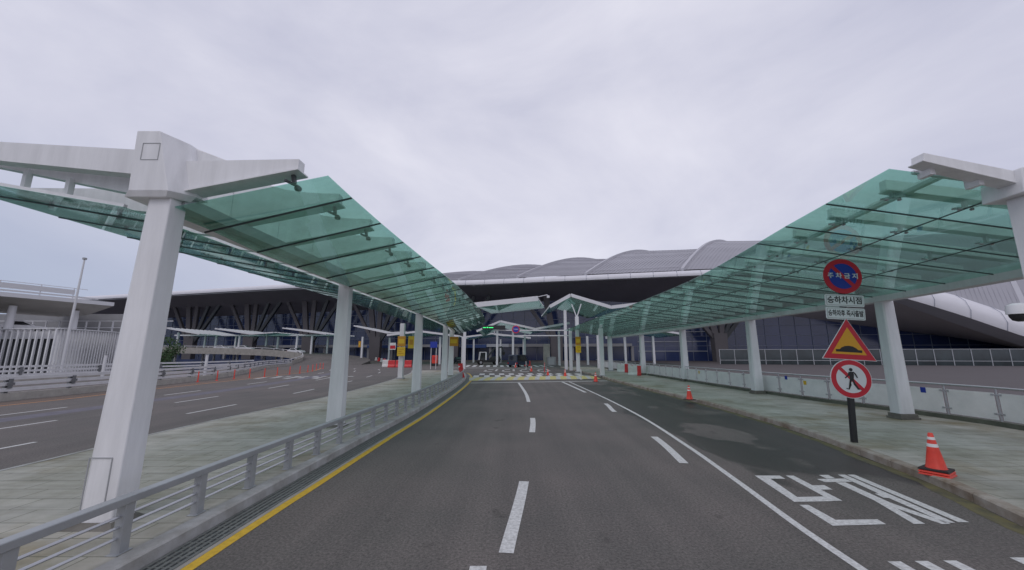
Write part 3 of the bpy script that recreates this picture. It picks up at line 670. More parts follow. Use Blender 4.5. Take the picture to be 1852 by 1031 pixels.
# two word plates
def rr(w_, h_, cz, r=.04):
    p = []
    for (cx, cy, a0) in ((w_ - r, h_ - r, 0), (-w_ + r, h_ - r, 90), (-w_ + r, -h_ + r, 180), (w_ - r, -h_ + r, 270)):
        for k in range(5): t = R(a0 + 22.5 * k); p.append((cx + r * math.cos(t), cz + cy + r * math.sin(t)))
    return p
for z, tx, ts, sx in ((3.80, '승하차시점', .215, .92), (3.43, '승하차후 즉시출발', .185, .64)):
    p1 = plate(rr(.50, .165, z), -.08, -.06, 'word_plate', 'swhite', sg)
    plate(rr(.475, .14, z, .03), -.0825, -.079, 'plate_border', 'sgrey', p1); plate(rr(.462, .127, z, .025), -.0850, -.0815, 'plate_face', 'swhite', p1)
    text_part(tx, ts, (0, -.087, z), H_, 'sblack', p1, sx=sx, depth=.002)
# speed hump warning triangle
def tri(s_, cz, r=0): return [(0, cz + s_ * 1.0), (-s_ * 1.03, cz - s_ * .72), (s_ * 1.03, cz - s_ * .72)]
z = 2.66
t1 = plate(tri(.665, z - .02), -.078, -.058, 'hump_warning_triangle', 'swhite', sg); plate(tri(.645, z - .02), -.082, -.077, 'red_border', 'sred', t1); plate(tri(.43, z - .04), -.086, -.081, 'amber_field', 'sorange', t1)
plate([(-.33, z - .29), (.33, z - .29), (.33, z - .225), (.23, z - .22), (.19, z - .175), (.10, z - .13), (0, z - .115), (-.10, z - .13), (-.19, z - .175), (-.23, z - .22), (-.33, z - .225)], -.089, -.0855, 'hump_symbol', 'sblack', t1)
# no walking disc
z = 1.655
d2 = plate(disc(.515, 48, 0, z), -.078, -.058, 'no_walking_disc', 'swhite', sg); plate(disc(.50, 48, 0, z), -.082, -.077, 'red_ring', 'sred', d2); plate(disc(.375, 48, 0, z), -.086, -.081, 'white_field', 'swhite', d2)
plate([(c_ * u - s_ * v, z + s_ * u + c_ * v) for u, v in ((-.385, -.045), (.385, -.045), (.385, .045), (-.385, .045))], -.090, -.0855, 'slash', 'sred', d2)
w_ = MB()
w_.prism_y(disc(.045, 14, .0, z + .245), -.0935, -.0905)
for P in ([(-.035, .19), (.05, .19), (.07, .12), (.055, -.02), (-.045, -.02), (-.05, .10)], [(-.04, .185), (-.05, .09), (-.15, .0), (-.165, .025), (-.085, .10), (-.06, .185)], [(.05, .19), (.09, .12), (.135, .03), (.165, .04), (.12, .14), (.07, .195)],
          [(-.045, -.015), (.02, -.015), (-.02, -.11), (-.09, -.26), (-.145, -.25), (-.145, -.275), (-.07, -.285), (-.03, -.2), (-.01, -.16)], [(0, -.015), (.055, -.015), (.09, -.12), (.17, -.24), (.2, -.245), (.2, -.27), (.14, -.275), (.05, -.15)]):
    w_.prism_y([(a_, z + b_) for a_, b_ in P], -.0935, -.0905)
w_.build('walking_figure', 'sblack', d2, shift=False)

# ------------------------------------------------------------------ cones, delineators, barriers
def make_cone(label, stack):
    t = thing('traffic_cone', (0, 0, 0), label, 'traffic cone', 'orange traffic cones')
    n = 3 if stack else 1
    for k in range(n):
        mb = MB(); z0 = k * .045
        mb.hexa([(-.22 + .01 * k, -.22, z0), (.22, -.22 + .01 * k, z0), (.22, .22, z0), (-.22, .22, z0)], [(-.20, -.20, z0 + .038), (.20, -.20, z0 + .038), (.20, .20, z0 + .038), (-.20, .20, z0 + .038)])
        mb.build('base', 'coneb' if (k == n - 1) else 'cone', t, shift=False, bevel=.008)
    zb = .04 * n; mb = MB(); mb.lathe([(.165, zb), (.15, zb + .02), (.10, zb + .30), (.036, zb + .655), (.03, zb + .66)], n=20); mb.build('cone_body', 'cone', t, smooth=True, shift=False)
    for z0, z1 in ((.40, .46), (.535, .585)):
        r = lambda z: .15 + (z - .02) * (.036 - .15) / .635 + .003
        mb = MB(); mb.lathe([(r(z0) - .004, zb + z0), (r(z0), zb + z0), (r(z1), zb + z1), (r(z1) - .004, zb + z1)], n=20); mb.build('reflective_band', 'refl', t, smooth=True, shift=False)
    return t
c1 = make_cone('orange cone with stacked dark bases on the right pavement, the nearest cone', True); c1.location = (8.33, 8.0, .15); c1.rotation_euler = (0, 0, .5)
c2 = make_cone('orange cone with two white bands on the kerb edge in front of a canopy column', False); c2.location = (8.98, 20.0, .16); c2.rotation_euler = (0, 0, .2)
for x, y, s, lb in ((7.3, 34.2, 1.15, 'orange cone at the right end of the striped hump'), (5.6, 41.2, 1.1, 'red cone behind the hump, just left of the slim posts'), (4.0, 43.6, 1.0, 'small red cone in the road, left of the cone behind the hump'),
                    (2.6, 52.5, 1.1, 'small orange cone in the road, right of the tall orange post'), (.6, 66, 1.2, 'orange cone on the road directly in front of the dark van')):
    dup(c2, (x, y, 0), lb, 0, s)
# slim posts on the road
def make_post(label, m, group, h=.8, band=True, name='delineator_post'):
    t = thing(name, (0, 0, 0), label, 'delineator', group)
    mb = MB(); mb.lathe([(.12, 0), (.12, .03), (.06, .05)], n=14); mb.build('foot', m, t, shift=False, smooth=True)
    mb = MB(); mb.lathe([(.042, .05), (.042, h - .02), (.03, h)], n=12); mb.build('tube', m, t, shift=False, smooth=True)
    if band:
        for z in (h * .62, h * .8): mb = MB(); mb.lathe([(.042, z), (.0445, z), (.0445, z + .07), (.042, z + .07)], n=12); mb.build('reflective_band', 'refl', t, shift=False)
    return t
D = [(357.4, 691), (392, 688.5), (423, 685.6), (451, 683), (478, 682), (501, 679), (523.6, 677), (542, 675.5), (556.4, 673), (565, 671.4), (572, 669), (578.5, 667), (584, 667)]
NAMES = ['nearest orange post of the row on the left road', 'second orange post in the row on the left road', 'third orange post in the row on the left road', 'fourth orange post in the row on the left road', 'fifth orange post in the row on the left road', 'sixth orange post in the row on the left road', 'middle orange post of the row on the left road', 'sixth orange post from the far end of the left row', 'fifth orange post from the far end of the left row', 'fourth orange post from the far end of the left row', 'third orange post from the far end of the left row', 'second orange post from the far end of the left row', 'farthest orange post of the row on the left road']
c_t, s_t = math.cos(R(10.067)), math.sin(R(10.067))
def ATZ(px, py, z=0):
    u = (px - 926) / 690; v = -(py - 515.5) / 690; d = Vector((u, c_t - v * s_t, s_t + v * c_t)); t = (z - 2.5) / d.z; return (d.x * t, d.y * t)
def ATY(px, py, Y):
    u = (px - 926) / 690; v = -(py - 515.5) / 690; d = Vector((u, c_t - v * s_t, s_t + v * c_t)); t = Y / d.y; return (d.x * t, Y, 2.5 + d.z * t)
dp = None
for (px, py), nm in zip(D, NAMES):
    x, y = ATZ(px, py)
    if dp is None: dp = make_post(nm, 'cone', 'orange delineator posts on the left road', h=.9, band=False); dp.location = (x, y, 0)
    else: dup(dp, (x, y, 0), nm)
t = make_post('tall red post standing in the road, beyond the striped hump', 'red', None, 1.2); t.location = (4.3, 51.5, 0)
t = make_post('white post standing in the road beside the dark van', 'wplas', None, 1.2, False, 'bollard'); t.location = (2.2, 61, 0)
t = make_post('pale post with an orange foot at the right of the striped hump', 'wplas', None, .95, True, 'bollard'); t.location = (6.6, 37.4, 0)
def make_barrier(name, label, m, group, L_=1.2, H2=.8):
    t = thing(name, (0, 0, 0), label, 'water barrier', group)
    pr = [(-.25, 0), (.25, 0), (.25, .12), (.13, .34), (.10, H2 - .05), (.07, H2), (-.07, H2), (-.10, H2 - .05), (-.13, .34), (-.25, .12)]
    mb = MB(); mb.prism_x(pr, -L_ / 2, L_ / 2); mb.build('barrier_body', m, t, shift=False, bevel=.03)
    mb = MB(); mb.tube([(-.2, 0, H2 - .02), (-.2, 0, H2 + .03)], .06, 10); mb.build('filler_cap', 'wplas' if m == 'red' else 'red', t, shift=False)
    mb = MB(); mb.prism_x([(-.255, .02), (.255, .02), (.255, .125), (.135, .345), (-.135, .345), (-.255, .125)], L_ / 2 - .22, L_ / 2 + .01); mb.build('end_lug', m, t, shift=False, bevel=.02)
    return t
bw = make_barrier('water_barrier', 'white plastic barrier at the left end of the red row on the left road', 'wplas', 'water filled barriers'); x, y = ATZ(697, 664); bw.location = (x, y, 0)
br_ = make_barrier('water_barrier', 'red plastic barrier next to the white one on the left road', 'red', 'water filled barriers'); x, y = ATZ(708, 664.5); br_.location = (x, y, 0); br_.scale = (1.0, 1.2, 1.5); bw.scale = (.9, 1.2, 1.6)
c = dup(br_, (*ATZ(722, 664.5), 0), 'red plastic barrier left of the amber signed post on the left road'); c.scale = (1.0, 1.2, 1.5)
c = dup(br_, (*ATZ(738, 664.5), 0), 'red plastic barrier right of the amber signed post, behind a white column'); c.scale = (1.0, 1.2, 1.5)
for k, (px, py) in enumerate(((680, 648), (685, 649.5), (690, 651), (695, 652.5))):
    x, y = ATZ(px, py + 4)
    c = dup(br_ if k % 2 else bw, (x, y, 0), ['far white barrier at the back of the small slanting row', 'far red barrier, second from the back of the small slanting row', 'far white barrier, third from the back of the small slanting row', 'far red barrier at the front of the small slanting row'][k]); c.scale = (1.0, 1, 1.3); c.rotation_euler = (0, 0, -.9)
for k, (px, py) in enumerate(((1126, 673.5), (1148, 679))):
    x, y = ATZ(px, py, .15)
    t = make_barrier('water_barrier', ['white and red barrier on the right pavement, farther of the pair', 'white and red barrier on the right pavement, nearer of the pair'][k], 'wplas', 'barriers on the right pavement', 1.25, 1.0); t.location = (x, y, .15)
    mb = MB(); mb.prism_x([(-.26, -.005), (.26, -.005), (.262, .125), (.142, .345), (.112, .955), (.08, 1.008), (-.08, 1.008), (-.112, .955), (-.142, .345), (-.262, .125)], .3, .66); mb.build('red_end', 'red', t, shift=False, bevel=.02); t.rotation_euler = (0, 0, -.5)
x, y = ATZ(1168, 678, .15); t = make_barrier('water_barrier', 'plain white barrier half hidden behind a right canopy column', 'wplas', 'barriers on the right pavement', 1.0, .9); t.location = (x, y, .15); t.rotation_euler = (0, 0, -.6)
# red marker board at the end of the railing
t = thing('marker_board', (-4.75, 37.2, .15), 'red marker board leaning at the far end of the left railing', 'marker board'); t.rotation_euler = (0, R(-8), .1)
mb = MB(); mb.box(-.22, .22, -.03, .03, .72, 1.35); mb.build('upper_panel', 'red', t, shift=False, bevel=.02)
mb = MB(); mb.hexa([(-.05, -.03, .0), (.28, -.03, .0), (.28, .03, .0), (-.05, .03, .0)], [(-.18, -.03, .7), (.14, -.03, .7), (.14, .03, .7), (-.18, .03, .7)]); mb.build('lower_panel', 'red', t, shift=False, bevel=.02)
mb = MB(); mb.prism_y([(-.22, .98), (-.02, 1.08), (-.22, 1.18)], -.034, -.031); mb.build('white_chevron', 'refl', t, shift=False)

# ------------------------------------------------------------------ security camera on the right column
t = thing('security_camera', (7.46, 5.6, 3.12), 'white dome security camera on the kerb side column at the right edge', 'security camera')
mb = MB(); mb.box(7.40, 7.8, 5.52, 5.68, 3.13, 3.19); mb.build('arm', 'white', t, bevel=.01)
mb = MB(); mb.lathe([(.05, .10), (.11, .07), (.125, 0), (.125, -.06)][::-1], (7.46, 5.6, 3.12), 20); mb.build('housing', 'white', t, smooth=True)
mb = MB(); mb.lathe([(.03, -.17), (.075, -.15), (.10, -.10), (.105, -.06)], (7.46, 5.6, 3.12), 20); mb.build('dome', 'black', t, smooth=True)

# ------------------------------------------------------------------ guard rails on the left
def guard(path, label, rails, zb, posts_step, kerb=True):
    g = thing('guard_rail', (path[len(path) // 2][0], path[len(path) // 2][1], 0), label, 'guard rail')
    if kerb: mb = MB(); mb.sweep(path, [(-.3, -.05), (.3, -.05), (.22, zb), (-.22, zb)]); mb.build('concrete_plinth', 'concrete', g)
    for z in rails:
        mb = MB(); mb.sweep(path, [(-.05, zb + z - .09), (.07, zb + z - .09), (.07, zb + z + .09), (-.05, zb + z + .09)]); mb.build('beam', 'galv', g)
    pp = along(path, posts_step); first = None
    for i, p in enumerate(pp):
        q = pp[min(i + 1, len(pp) - 1)]; r_ = pp[max(0, i - 1)]; an = math.atan2(q[1] - r_[1], q[0] - r_[0])
        if first is None:
            mb = MB(); top = rails[-1] + .02; mb.box(-.09, .09, .06, .2, zb, zb + top); mb.box(-.09, .09, -.12, -.075, zb + .25, zb + top - .05)
            mb.box(-.16, .16, -.14, -.12, zb + rails[1] - .07, zb + rails[1] + .07); first = mb.build('post', 'guard', g, shift=False); c = first
        else: c = first.copy(); COL.objects.link(c); c.parent = g
        c.location = (p[0] - g.location.x, p[1] - g.location.y, p[2] if len(p) > 2 else 0); c.rotation_euler = (0, 0, an)
    return g
P1 = cat_rom([(-26.6, -8, 0), (-26.7, 10, 0), (-26.9, 21, 0), (-27.6, 29, 0), (-29.4, 38.5, 0), (-34, 50, 0), (-40, 63, 0), (-44.2, 78, 0)], 8)
guard(P1, 'double beam steel guard rail on a concrete plinth along the left road edge', (.18, .48, .78), .38, 3.0)
P2 = cat_rom([(-45.4, -10, 0), (-45.4, 20, 0), (-43.9, 37, 0), (-40.6, 51, 0), (-41.2, 62, 0)], 8)
guard(P2, 'far guard rail on the deck edge in front of the finned building', (.25, .60, .98), .3, 4.0)
# ramp curling away at the far left
P3 = cat_rom([(-45.6, 80, 0), (-47, 88, .9), (-53, 95, 1.9), (-66, 100, 2.7), (-90, 103, 3.2), (-125, 104, 3.4)], 8)
g = MB(); g.sweep(P3, [(-.2, -.8), (14, -.8), (14, -.02), (-.2, -.02)]); struct(g.build('ramp_deck', 'asphalt_l'))
t = thing('parapet', (-53, 95, 0), 'curved pale concrete parapet of the ramp at far left', 'parapet')
mb = MB(); mb.sweep(P3, [(-.45, -.85), (-.21, -.85), (-.21, .75), (-.45, .75)]); mb.build('parapet_wall', 'concrete', t)
mb = MB(); mb.tube([(p[0] - .3, p[1] - .3, p[2] + 1.1) for p in P3], .06, 6); mb.build('handrail', 'galv', t)
for p in along(P3, 3): 
    mb = MB(); mb.box(p[0] - .36, p[0] - .26, p[1] - .36, p[1] - .26, p[2] + .72, p[2] + 1.08); mb.build('rail_post', 'galv', t)

# ------------------------------------------------------------------ terminal building
tb = thing('airport_terminal', (20, 120, 0), 'huge terminal with curved grey metal roof and dark glass front', 'terminal building')
LX = Vector((1, -.225, 0)).normalized(); BK = Vector((.225, 1, 0)).normalized()      # along the front, and away from the camera
O = Vector((0, 112.7, 0))
def FP_(X, d=0): return O + Vector((X, -.225 * X, 0)) + BK * d
def zf(X):                         # height of the eaves; it swoops down at the right end
    K = [(-300, 23), (-180, 23.2), (-140, 23.8), (-80, 24.6), (-45, 24.5), (-15, 23.2), (60, 23.3), (75, 21.6), (84, 19.2), (92, 16.2), (100, 12.6), (108, 8.6), (116, 4.6), (124, 1.6), (140, -2)]
    for (a, b), (c, d) in zip(K, K[1:]):
        if a <= X <= c: return b + (d - b) * (X - a) / (c - a)
    return K[-1][1]
XS = fr(-230, 150, 2)
# smooth the eaves line
ZF = {}
for X in XS: ZF[X] = sum(zf(X + k) for k in range(-8, 9, 2)) / 9
mb = MB(); prof = [(-.9, .0), (-1.0, .5), (-.75, 1.1), (-.2, 1.55), (.6, 1.6), (.6, -.1)]
o_ = len(mb.v); m_ = len(prof)
for X in XS:
    k = 1 + max(0, min(1, (X - 64) / 40)) * 2.6
    for d, z in prof: p = FP_(X, d * k); mb.v.append((p.x, p.y, ZF[X] - .3 + z * k))
for i in range(len(XS) - 1):
    for k in range(m_): mb.f.append((i * m_ + k, i * m_ + (k + 1) % m_, (i + 1) * m_ + (k + 1) % m_, (i + 1) * m_ + k))
mb.build('eaves_fascia', 'fascia', tb, smooth=True)
mb = MB(); 
for X in fr(-20, 122, 6):
    k = 1 + max(0, min(1, (X - 64) / 40)) * 2.6; z = sum(zf(X + j) for j in range(-8, 9, 2)) / 9
    q = [FP_(X, d * k) + Vector((0, 0, z - .3 + zz * k)) for d, zz in ((-.92, 0), (-1.03, .5), (-.78, 1.13), (-.22, 1.58))]
    mb.tube(q, .05, 4)
mb.build('fascia_seams', 'mullion', tb)
# soffit
def GT(X):                         # top of the glass front, lower towards the ends
    K = [(-300, 16.5), (-230, 17), (-100, 17.8), (-60, 18.6), (-20, 19.9), (18, 20), (50, 17.4), (82, 12.8), (105, 8.6), (124, 5.4), (150, 4.2), (175, 4)]
    for (a, b), (c, d) in zip(K, K[1:]):
        if a <= X <= c: return b + (d - b) * (X - a) / (c - a)
    return 4
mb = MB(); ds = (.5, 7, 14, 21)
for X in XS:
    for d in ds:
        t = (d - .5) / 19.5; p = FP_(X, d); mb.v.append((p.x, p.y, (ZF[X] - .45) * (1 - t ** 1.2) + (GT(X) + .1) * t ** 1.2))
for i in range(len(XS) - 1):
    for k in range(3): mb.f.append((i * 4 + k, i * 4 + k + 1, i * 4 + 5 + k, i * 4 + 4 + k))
o = mb.build('soffit', 'soffit', tb, smooth=True); o.data.materials.append(M['soffit_lit'])
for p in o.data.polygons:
    if p.center.x + 20 > 62: p.material_index = 1  # outward-tilted right end gets the paler, lit-looking colour
# roof shell with overlapping bays
def rise(X):
    K = [(-300, 1), (-90, 2), (-50, 4.5), (-20, 8.5), (10, 11), (40, 14), (70, 16.5), (100, 17), (130, 17)]
    for (a, b), (c, d) in zip(K, K[1:]):
        if a <= X <= c: t = (X - a) / (c - a); return b + (d - b) * t
    return K[-1][1]
BAYS = [-70, -52, -34.5, -16.8, 1.3, 21, 46.5, 70, 94, 118, 140]
SK = .62; DM = 46
def roof_base(X, d): t = d / DM; return ZF_(X) + 1.2 + (rise(X) + max(0, min(24, 23.3 - ZF_(X)))) * (1 - (1 - t) ** 2.1)
def ZF_(X): return sum(zf(X + k) for k in range(-8, 9, 2)) / 9
def bump(d, u):
    t = d / DM
    return 2.3 * math.sin(math.pi * min(1, t * .78 + .02)) ** 1.2 * (1 - u) ** 1.5
for i in range(len(BAYS) - 1):
    a, b = BAYS[i], BAYS[i + 1]; mb = MB(); nu, nd = 14, 14; sc = min(1, max(0.25, (a + 75) / 70)) if a < 65 else .12
    for j in range(nd + 1):
        for k in range(nu + 1):
            d = .3 + (DM - .3) * j / nd; u = k / nu; X = a + (b - a) * u; p = FP_(X + SK * d, d)
            mb.v.append((p.x, p.y, roof_base(X + SK * d * .5, d) + sc * bump(d, u) + .02 * i))
    for j in range(nd):
        for k in range(nu): mb.f.append((j * (nu + 1) + k, j * (nu + 1) + k + 1, (j + 1) * (nu + 1) + k + 1, (j + 1) * (nu + 1) + k))
    # closing face on the raised edge and the back
    o_ = len(mb.v)
    for j in range(nd + 1):
        d = .3 + (DM - .3) * j / nd; p = FP_(a + SK * d, d); mb.v.append((p.x, p.y, roof_base(a + SK * d * .5, d) - .8))
    for j in range(nd): mb.f.append((j * (nu + 1), (j + 1) * (nu + 1), o_ + j + 1, o_ + j))
    mb.build('roof', 'roof', tb, smooth=True)
    # standing seams of the bay
    mb = MB(); ns = int((b - a) / .95)
    for s in range(1, ns):
        u = s / ns; X = a + (b - a) * u; pts = []
        for j in range(0, nd + 1, 2):
            d = .3 + (DM - .3) * j / nd; p = FP_(X + SK * d, d); pts.append((p.x, p.y, roof_base(X + SK * d * .5, d) + sc * bump(d, u) + .02 * i + .06))
        mb.tube(pts, .07, 4, cap=False)
    o = mb.build('standing_seams', 'roof', tb); o['kind'] = 'stuff'
    # bright rib on the raised edge and its twin line
    pts = []
    for j in range(nd + 1):
        d = .3 + (DM - .3) * j / nd; p = FP_(a + SK * d, d); pts.append((p.x, p.y, roof_base(a + SK * d * .5, d) + sc * bump(d, 0) + .25))
    mb = MB(); mb.sweep(pts, [(-.45, -.35), (.45, -.35), (.45, .35), (-.45, .35)]); mb.build('roof_rib', 'rib', tb)
# back slope of the roof
mb = MB(); n = len(XS)
for X in XS: p = FP_(X + SK * DM, DM); mb.v.append((p.x, p.y, roof_base(X + SK * DM * .5, DM) - .4))
for X in XS: p = FP_(X + SK * DM, DM + 60); mb.v.append((p.x, p.y, 10))
for i in range(n - 1): mb.f.append((i, i + 1, n + i + 1, n + i))
mb.build('rear_roof', 'roof', tb, smooth=True)
# roof edge walkway rail
mb = MB(); 
for h in (.5, 1.0): mb.tube([tuple(FP_(X, 2.2) + Vector((0, 0, ZF_(X) + 1.9 + h))) for X in fr(-20, 122, 4)], .045, 4)
for X in fr(-20, 122, 4): p = FP_(X, 2.2); mb.bar((p.x, p.y, ZF_(X) + 1.4), (p.x, p.y, ZF_(X) + 2.9), .07, .07)
mb.build('roof_walk_rail', 'rib', tb)
# glass front
def curtain_top(X): return GT(X) + .6
mb = MB(); XG = fr(-230, 170, 4); n = len(XG)
for X in XG: p = FP_(X, 20); mb.v.append((p.x, p.y, -6))
for X in XG: p = FP_(X, 20); mb.v.append((p.x, p.y, curtain_top(X)))
for i in range(n - 1): mb.f.append((i, i + 1, n + i + 1, n + i))
mb.build('curtain_wall', 'curtain', tb)
mb = MB()
for z in (4.6, 7.6, 10.6, 13.6, 16.6):
    seg = [X for X in XG if curtain_top(X) > z]; mb.bar(FP_(seg[0], 19.9) + Vector((0, 0, z)), FP_(seg[-1], 19.9) + Vector((0, 0, z)), .12, .16)
for X in fr(-228, 120, 4): p = FP_(X, 19.9); mb.bar((p.x, p.y, 0), (p.x, p.y, curtain_top(X)), .12, .10)
o = mb.build('mullion_grid', 'mullion', tb)
mb = MB()
for z in (3.0, 6.0, 9.0): mb.bar(FP_(36, 19.6) + Vector((0, 0, z)), FP_(56, 19.6) + Vector((0, 0, z)), .14, .2)
mb.build('light_transom', 'mull_w', tb)
# branching concrete columns
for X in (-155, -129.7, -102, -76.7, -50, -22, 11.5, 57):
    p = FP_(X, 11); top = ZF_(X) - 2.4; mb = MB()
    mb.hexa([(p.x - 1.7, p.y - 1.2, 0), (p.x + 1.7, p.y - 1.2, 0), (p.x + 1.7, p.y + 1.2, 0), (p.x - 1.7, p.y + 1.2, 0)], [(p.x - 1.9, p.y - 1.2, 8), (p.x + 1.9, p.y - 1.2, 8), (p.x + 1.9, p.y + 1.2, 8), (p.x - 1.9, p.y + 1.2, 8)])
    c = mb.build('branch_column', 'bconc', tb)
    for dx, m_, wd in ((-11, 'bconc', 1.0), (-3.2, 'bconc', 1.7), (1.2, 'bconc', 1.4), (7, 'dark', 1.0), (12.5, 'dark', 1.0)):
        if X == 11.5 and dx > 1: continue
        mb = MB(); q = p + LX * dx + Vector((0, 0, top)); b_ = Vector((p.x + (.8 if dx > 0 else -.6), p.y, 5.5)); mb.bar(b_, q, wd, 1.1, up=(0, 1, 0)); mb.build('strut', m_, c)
# dark entrance storey behind the drop off kerb
mb = MB(); mb.bar(FP_(-200, 17) + Vector((0, 0, 4.9)), FP_(34, 17) + Vector((0, 0, 4.9)), 3, .9); mb.build('entrance_canopy', 'tan', tb)
mb = MB(); mb.bar(FP_(-56, 15.4) + Vector((0, 0, 4.7)), FP_(-36, 15.4) + Vector((0, 0, 4.7)), .1, .9); mb.build('blue_sign_band', 'blueb', tb)
mb = MB(); mb.bar(FP_(-21, 15.4) + Vector((0, 0, 4.7)), FP_(-12, 15.4) + Vector((0, 0, 4.7)), .1, 1.1); mb.build('blue_sign_band', 'blueb', tb)
mb = MB(); mb.bar(FP_(-11.9, 15.4) + Vector((0, 0, 4.9)), FP_(-4.5, 15.4) + Vector((0, 0, 4.9)), .1, 1.0); mb.build('white_sign_band', 'mull_w', tb)
for X in fr(-200, 34, 9): p = FP_(X, 16.5); mb = MB(); mb.box(p.x - .4, p.x + .4, p.y - .4, p.y + .4, 0, 4.5); mb.build('entrance_pier', 'tan', tb)
mb = MB(); mb.bar(FP_(56, 14) + Vector((0, 0, .6)), FP_(140, 14) + Vector((0, 0, .6)), .4, 1.6); mb.build('plinth_wall', 'plaza', tb)
# brown plaza right of the fence
g = MB(); g.add([(FN(y) + .2, y, .02) for y in fr(-3.6, 65, 3)] + [(200, 65, .02), (200, -3.6, .02)], [tuple(range(len(fr(-3.6, 65, 3)) + 2))]); struct(g.build('plaza', 'plaza'))
g = MB(); g.add([(14.3, 65, .02), (200, 65, .02), (200, 105, .02), (30, 125, .02), (20, 110, .02)], [(0, 1, 2, 3, 4)]); struct(g.build('plaza', 'plaza'))
t = thing('glass_screen', (75, 88, 0), 'tall glazed screen with pale posts in front of the terminal, beyond the right fence', 'glass screen')
A_, B_ = Vector((46, 86, 0)), Vector((150, 62, 0)); dd = (B_ - A_).normalized(); Ln = (B_ - A_).length
mb = MB(); mb.bar(A_ + Vector((0, 0, 1.4)), B_ + Vector((0, 0, 1.4)), .04, 3.6); mb.build('glass', mat('screen_glass', (.03, .045, .05), .1, var=.5, scale=.4, spec=.7), t)
for z in (3.2, .9): mb = MB(); mb.bar(A_ + Vector((0, -.06, z)), B_ + Vector((0, -.06, z)), .08, .08); mb.build('rail', 'mull_w', t)
for k in range(int(Ln / 3) + 1): p = A_ + dd * 3 * k; mb = MB(); mb.bar((p.x, p.y - .08, -.2), (p.x, p.y - .08, 3.25), .09, .09); mb.build('post', 'mull_w', t)

# ------------------------------------------------------------------ canopies farther off
def far_canopy(prof, y0, y1, label, posts_=(), zg=0, th=.12, edge=.45, group='green glass canopies before the terminal', both=True, sk=0):
    cx = sum(p[0] for p in prof) / len(prof); t = thing('glass_canopy', (cx, y0, zg), label, 'canopy', group)
    for i in range(len(prof) - 1):
        (xa, za), (xb, zb) = prof[i], prof[i + 1]
        mb = MB(); pane(mb, (xa, y0, za), (xb, y0, zb), (xb + sk, y1, zb), (xa + sk, y1, za), .06); mb.build('glass_wing', 'glass_s', t)
        mb = MB(); mb.bar((xa, y0 - .05, za + .1), (xb, y0 - .05, zb + .1), .16, edge); mb.build('edge_beam', 'whiteb', t)
        nr = int((y1 - y0) / 1.6)
        for k in range(1, nr): 
            mb = MB(); yy = y0 + (y1 - y0) * k / nr; s_ = sk * k / nr; mb.bar((xa + s_, yy, za + .22), (xb + s_, yy, zb + .22), .12, .22); mb.build('rib', 'whiteb', t)
    for (px, py, zt) in posts_:
        mb = MB(); mb.bar((px, py, zg), (px, py, zt), .42, .42); c = mb.build('post', 'whiteb', t)
    return t
def PR(pts, Y): return [(ATY(a, b, Y)[0], ATY(a, b, Y)[2]) for a, b in pts]
far_canopy(PR([(300, 594), (361, 605)], 104), 104, 122, 'sloping green canopy at the far left before the terminal, behind the tree', [(-92, 106, 8), (-86, 112, 7.5)], 0, edge=.3)
far_canopy(PR([(389, 595), (454, 605), (494, 602)], 104), 104, 122, 'bent green canopy second from the far left before the terminal', [(-75, 106, 7), (-68, 112, 7)], 0, edge=.3)
far_canopy(PR([(511, 594), (590, 605)], 102), 102, 120, 'sloping green canopy left of the second white column', [(-58, 104, 7.2), (-54, 104, 7), (-50, 110, 7)], 0, edge=.3)
far_canopy(PR([(640, 590), (700, 603), (732, 601)], 96), 96, 114, 'green canopy seen between the second and third white columns', [(-38, 98, 6.5), (-33, 104, 6.5)], 0, edge=.3)
far_canopy(PR([(316, 607), (470, 607.5), (620, 607)], 112), 112, 122, 'long flat canopy running low in front of the terminal glass at left', [(-90 + 9 * k, 113, 7.4) for k in range(5)], 0, edge=.35)
far_canopy(PR([(858, 553), (973, 541)], 58), 58, 70, 'raised green canopy wing with a thick white edge over the crossing', [(-7.5, 61, 9)], 0, edge=.75, sk=2)
far_canopy(PR([(994, 556), (1032, 535), (1105, 557), (1180, 548)], 58), 58, 76, 'peaked green canopy on slim posts right of the crossing', [(8.2, 59, 9), (13.4, 60, 8)], 0, edge=.5)
far_canopy(PR([(862, 600), (905, 582), (968, 596), (1030, 585)], 76), 76, 96, 'low peaked canopy in the middle distance behind the round blue sign', [(-3, 78, 7), (.2, 78, 7), (3, 90, 7), (9.5, 78, 7)], 0, edge=.4)
far_canopy(PR([(836, 611), (890, 604), (960, 612)], 100), 100, 118, 'farthest flat canopy in the centre before the terminal entrance', [(-10, 101, 6), (-3, 101, 6), (3, 101, 6)], 0, edge=.4)
far_canopy(PR([(1128, 601), (1180, 596), (1240, 606)], 80), 80, 96, 'low canopy behind the right canopy columns, before the terminal', [(24, 82, 6), (30, 82, 6), (16, 82, 6)], 0, edge=.4)
far_canopy(PR([(700, 607), (760, 600), (830, 609)], 84), 84, 104, 'flat green canopy seen between the third and fourth white columns', [(-24, 86, 6), (-16, 86, 6), (-11, 86, 6)], 0, edge=.4)
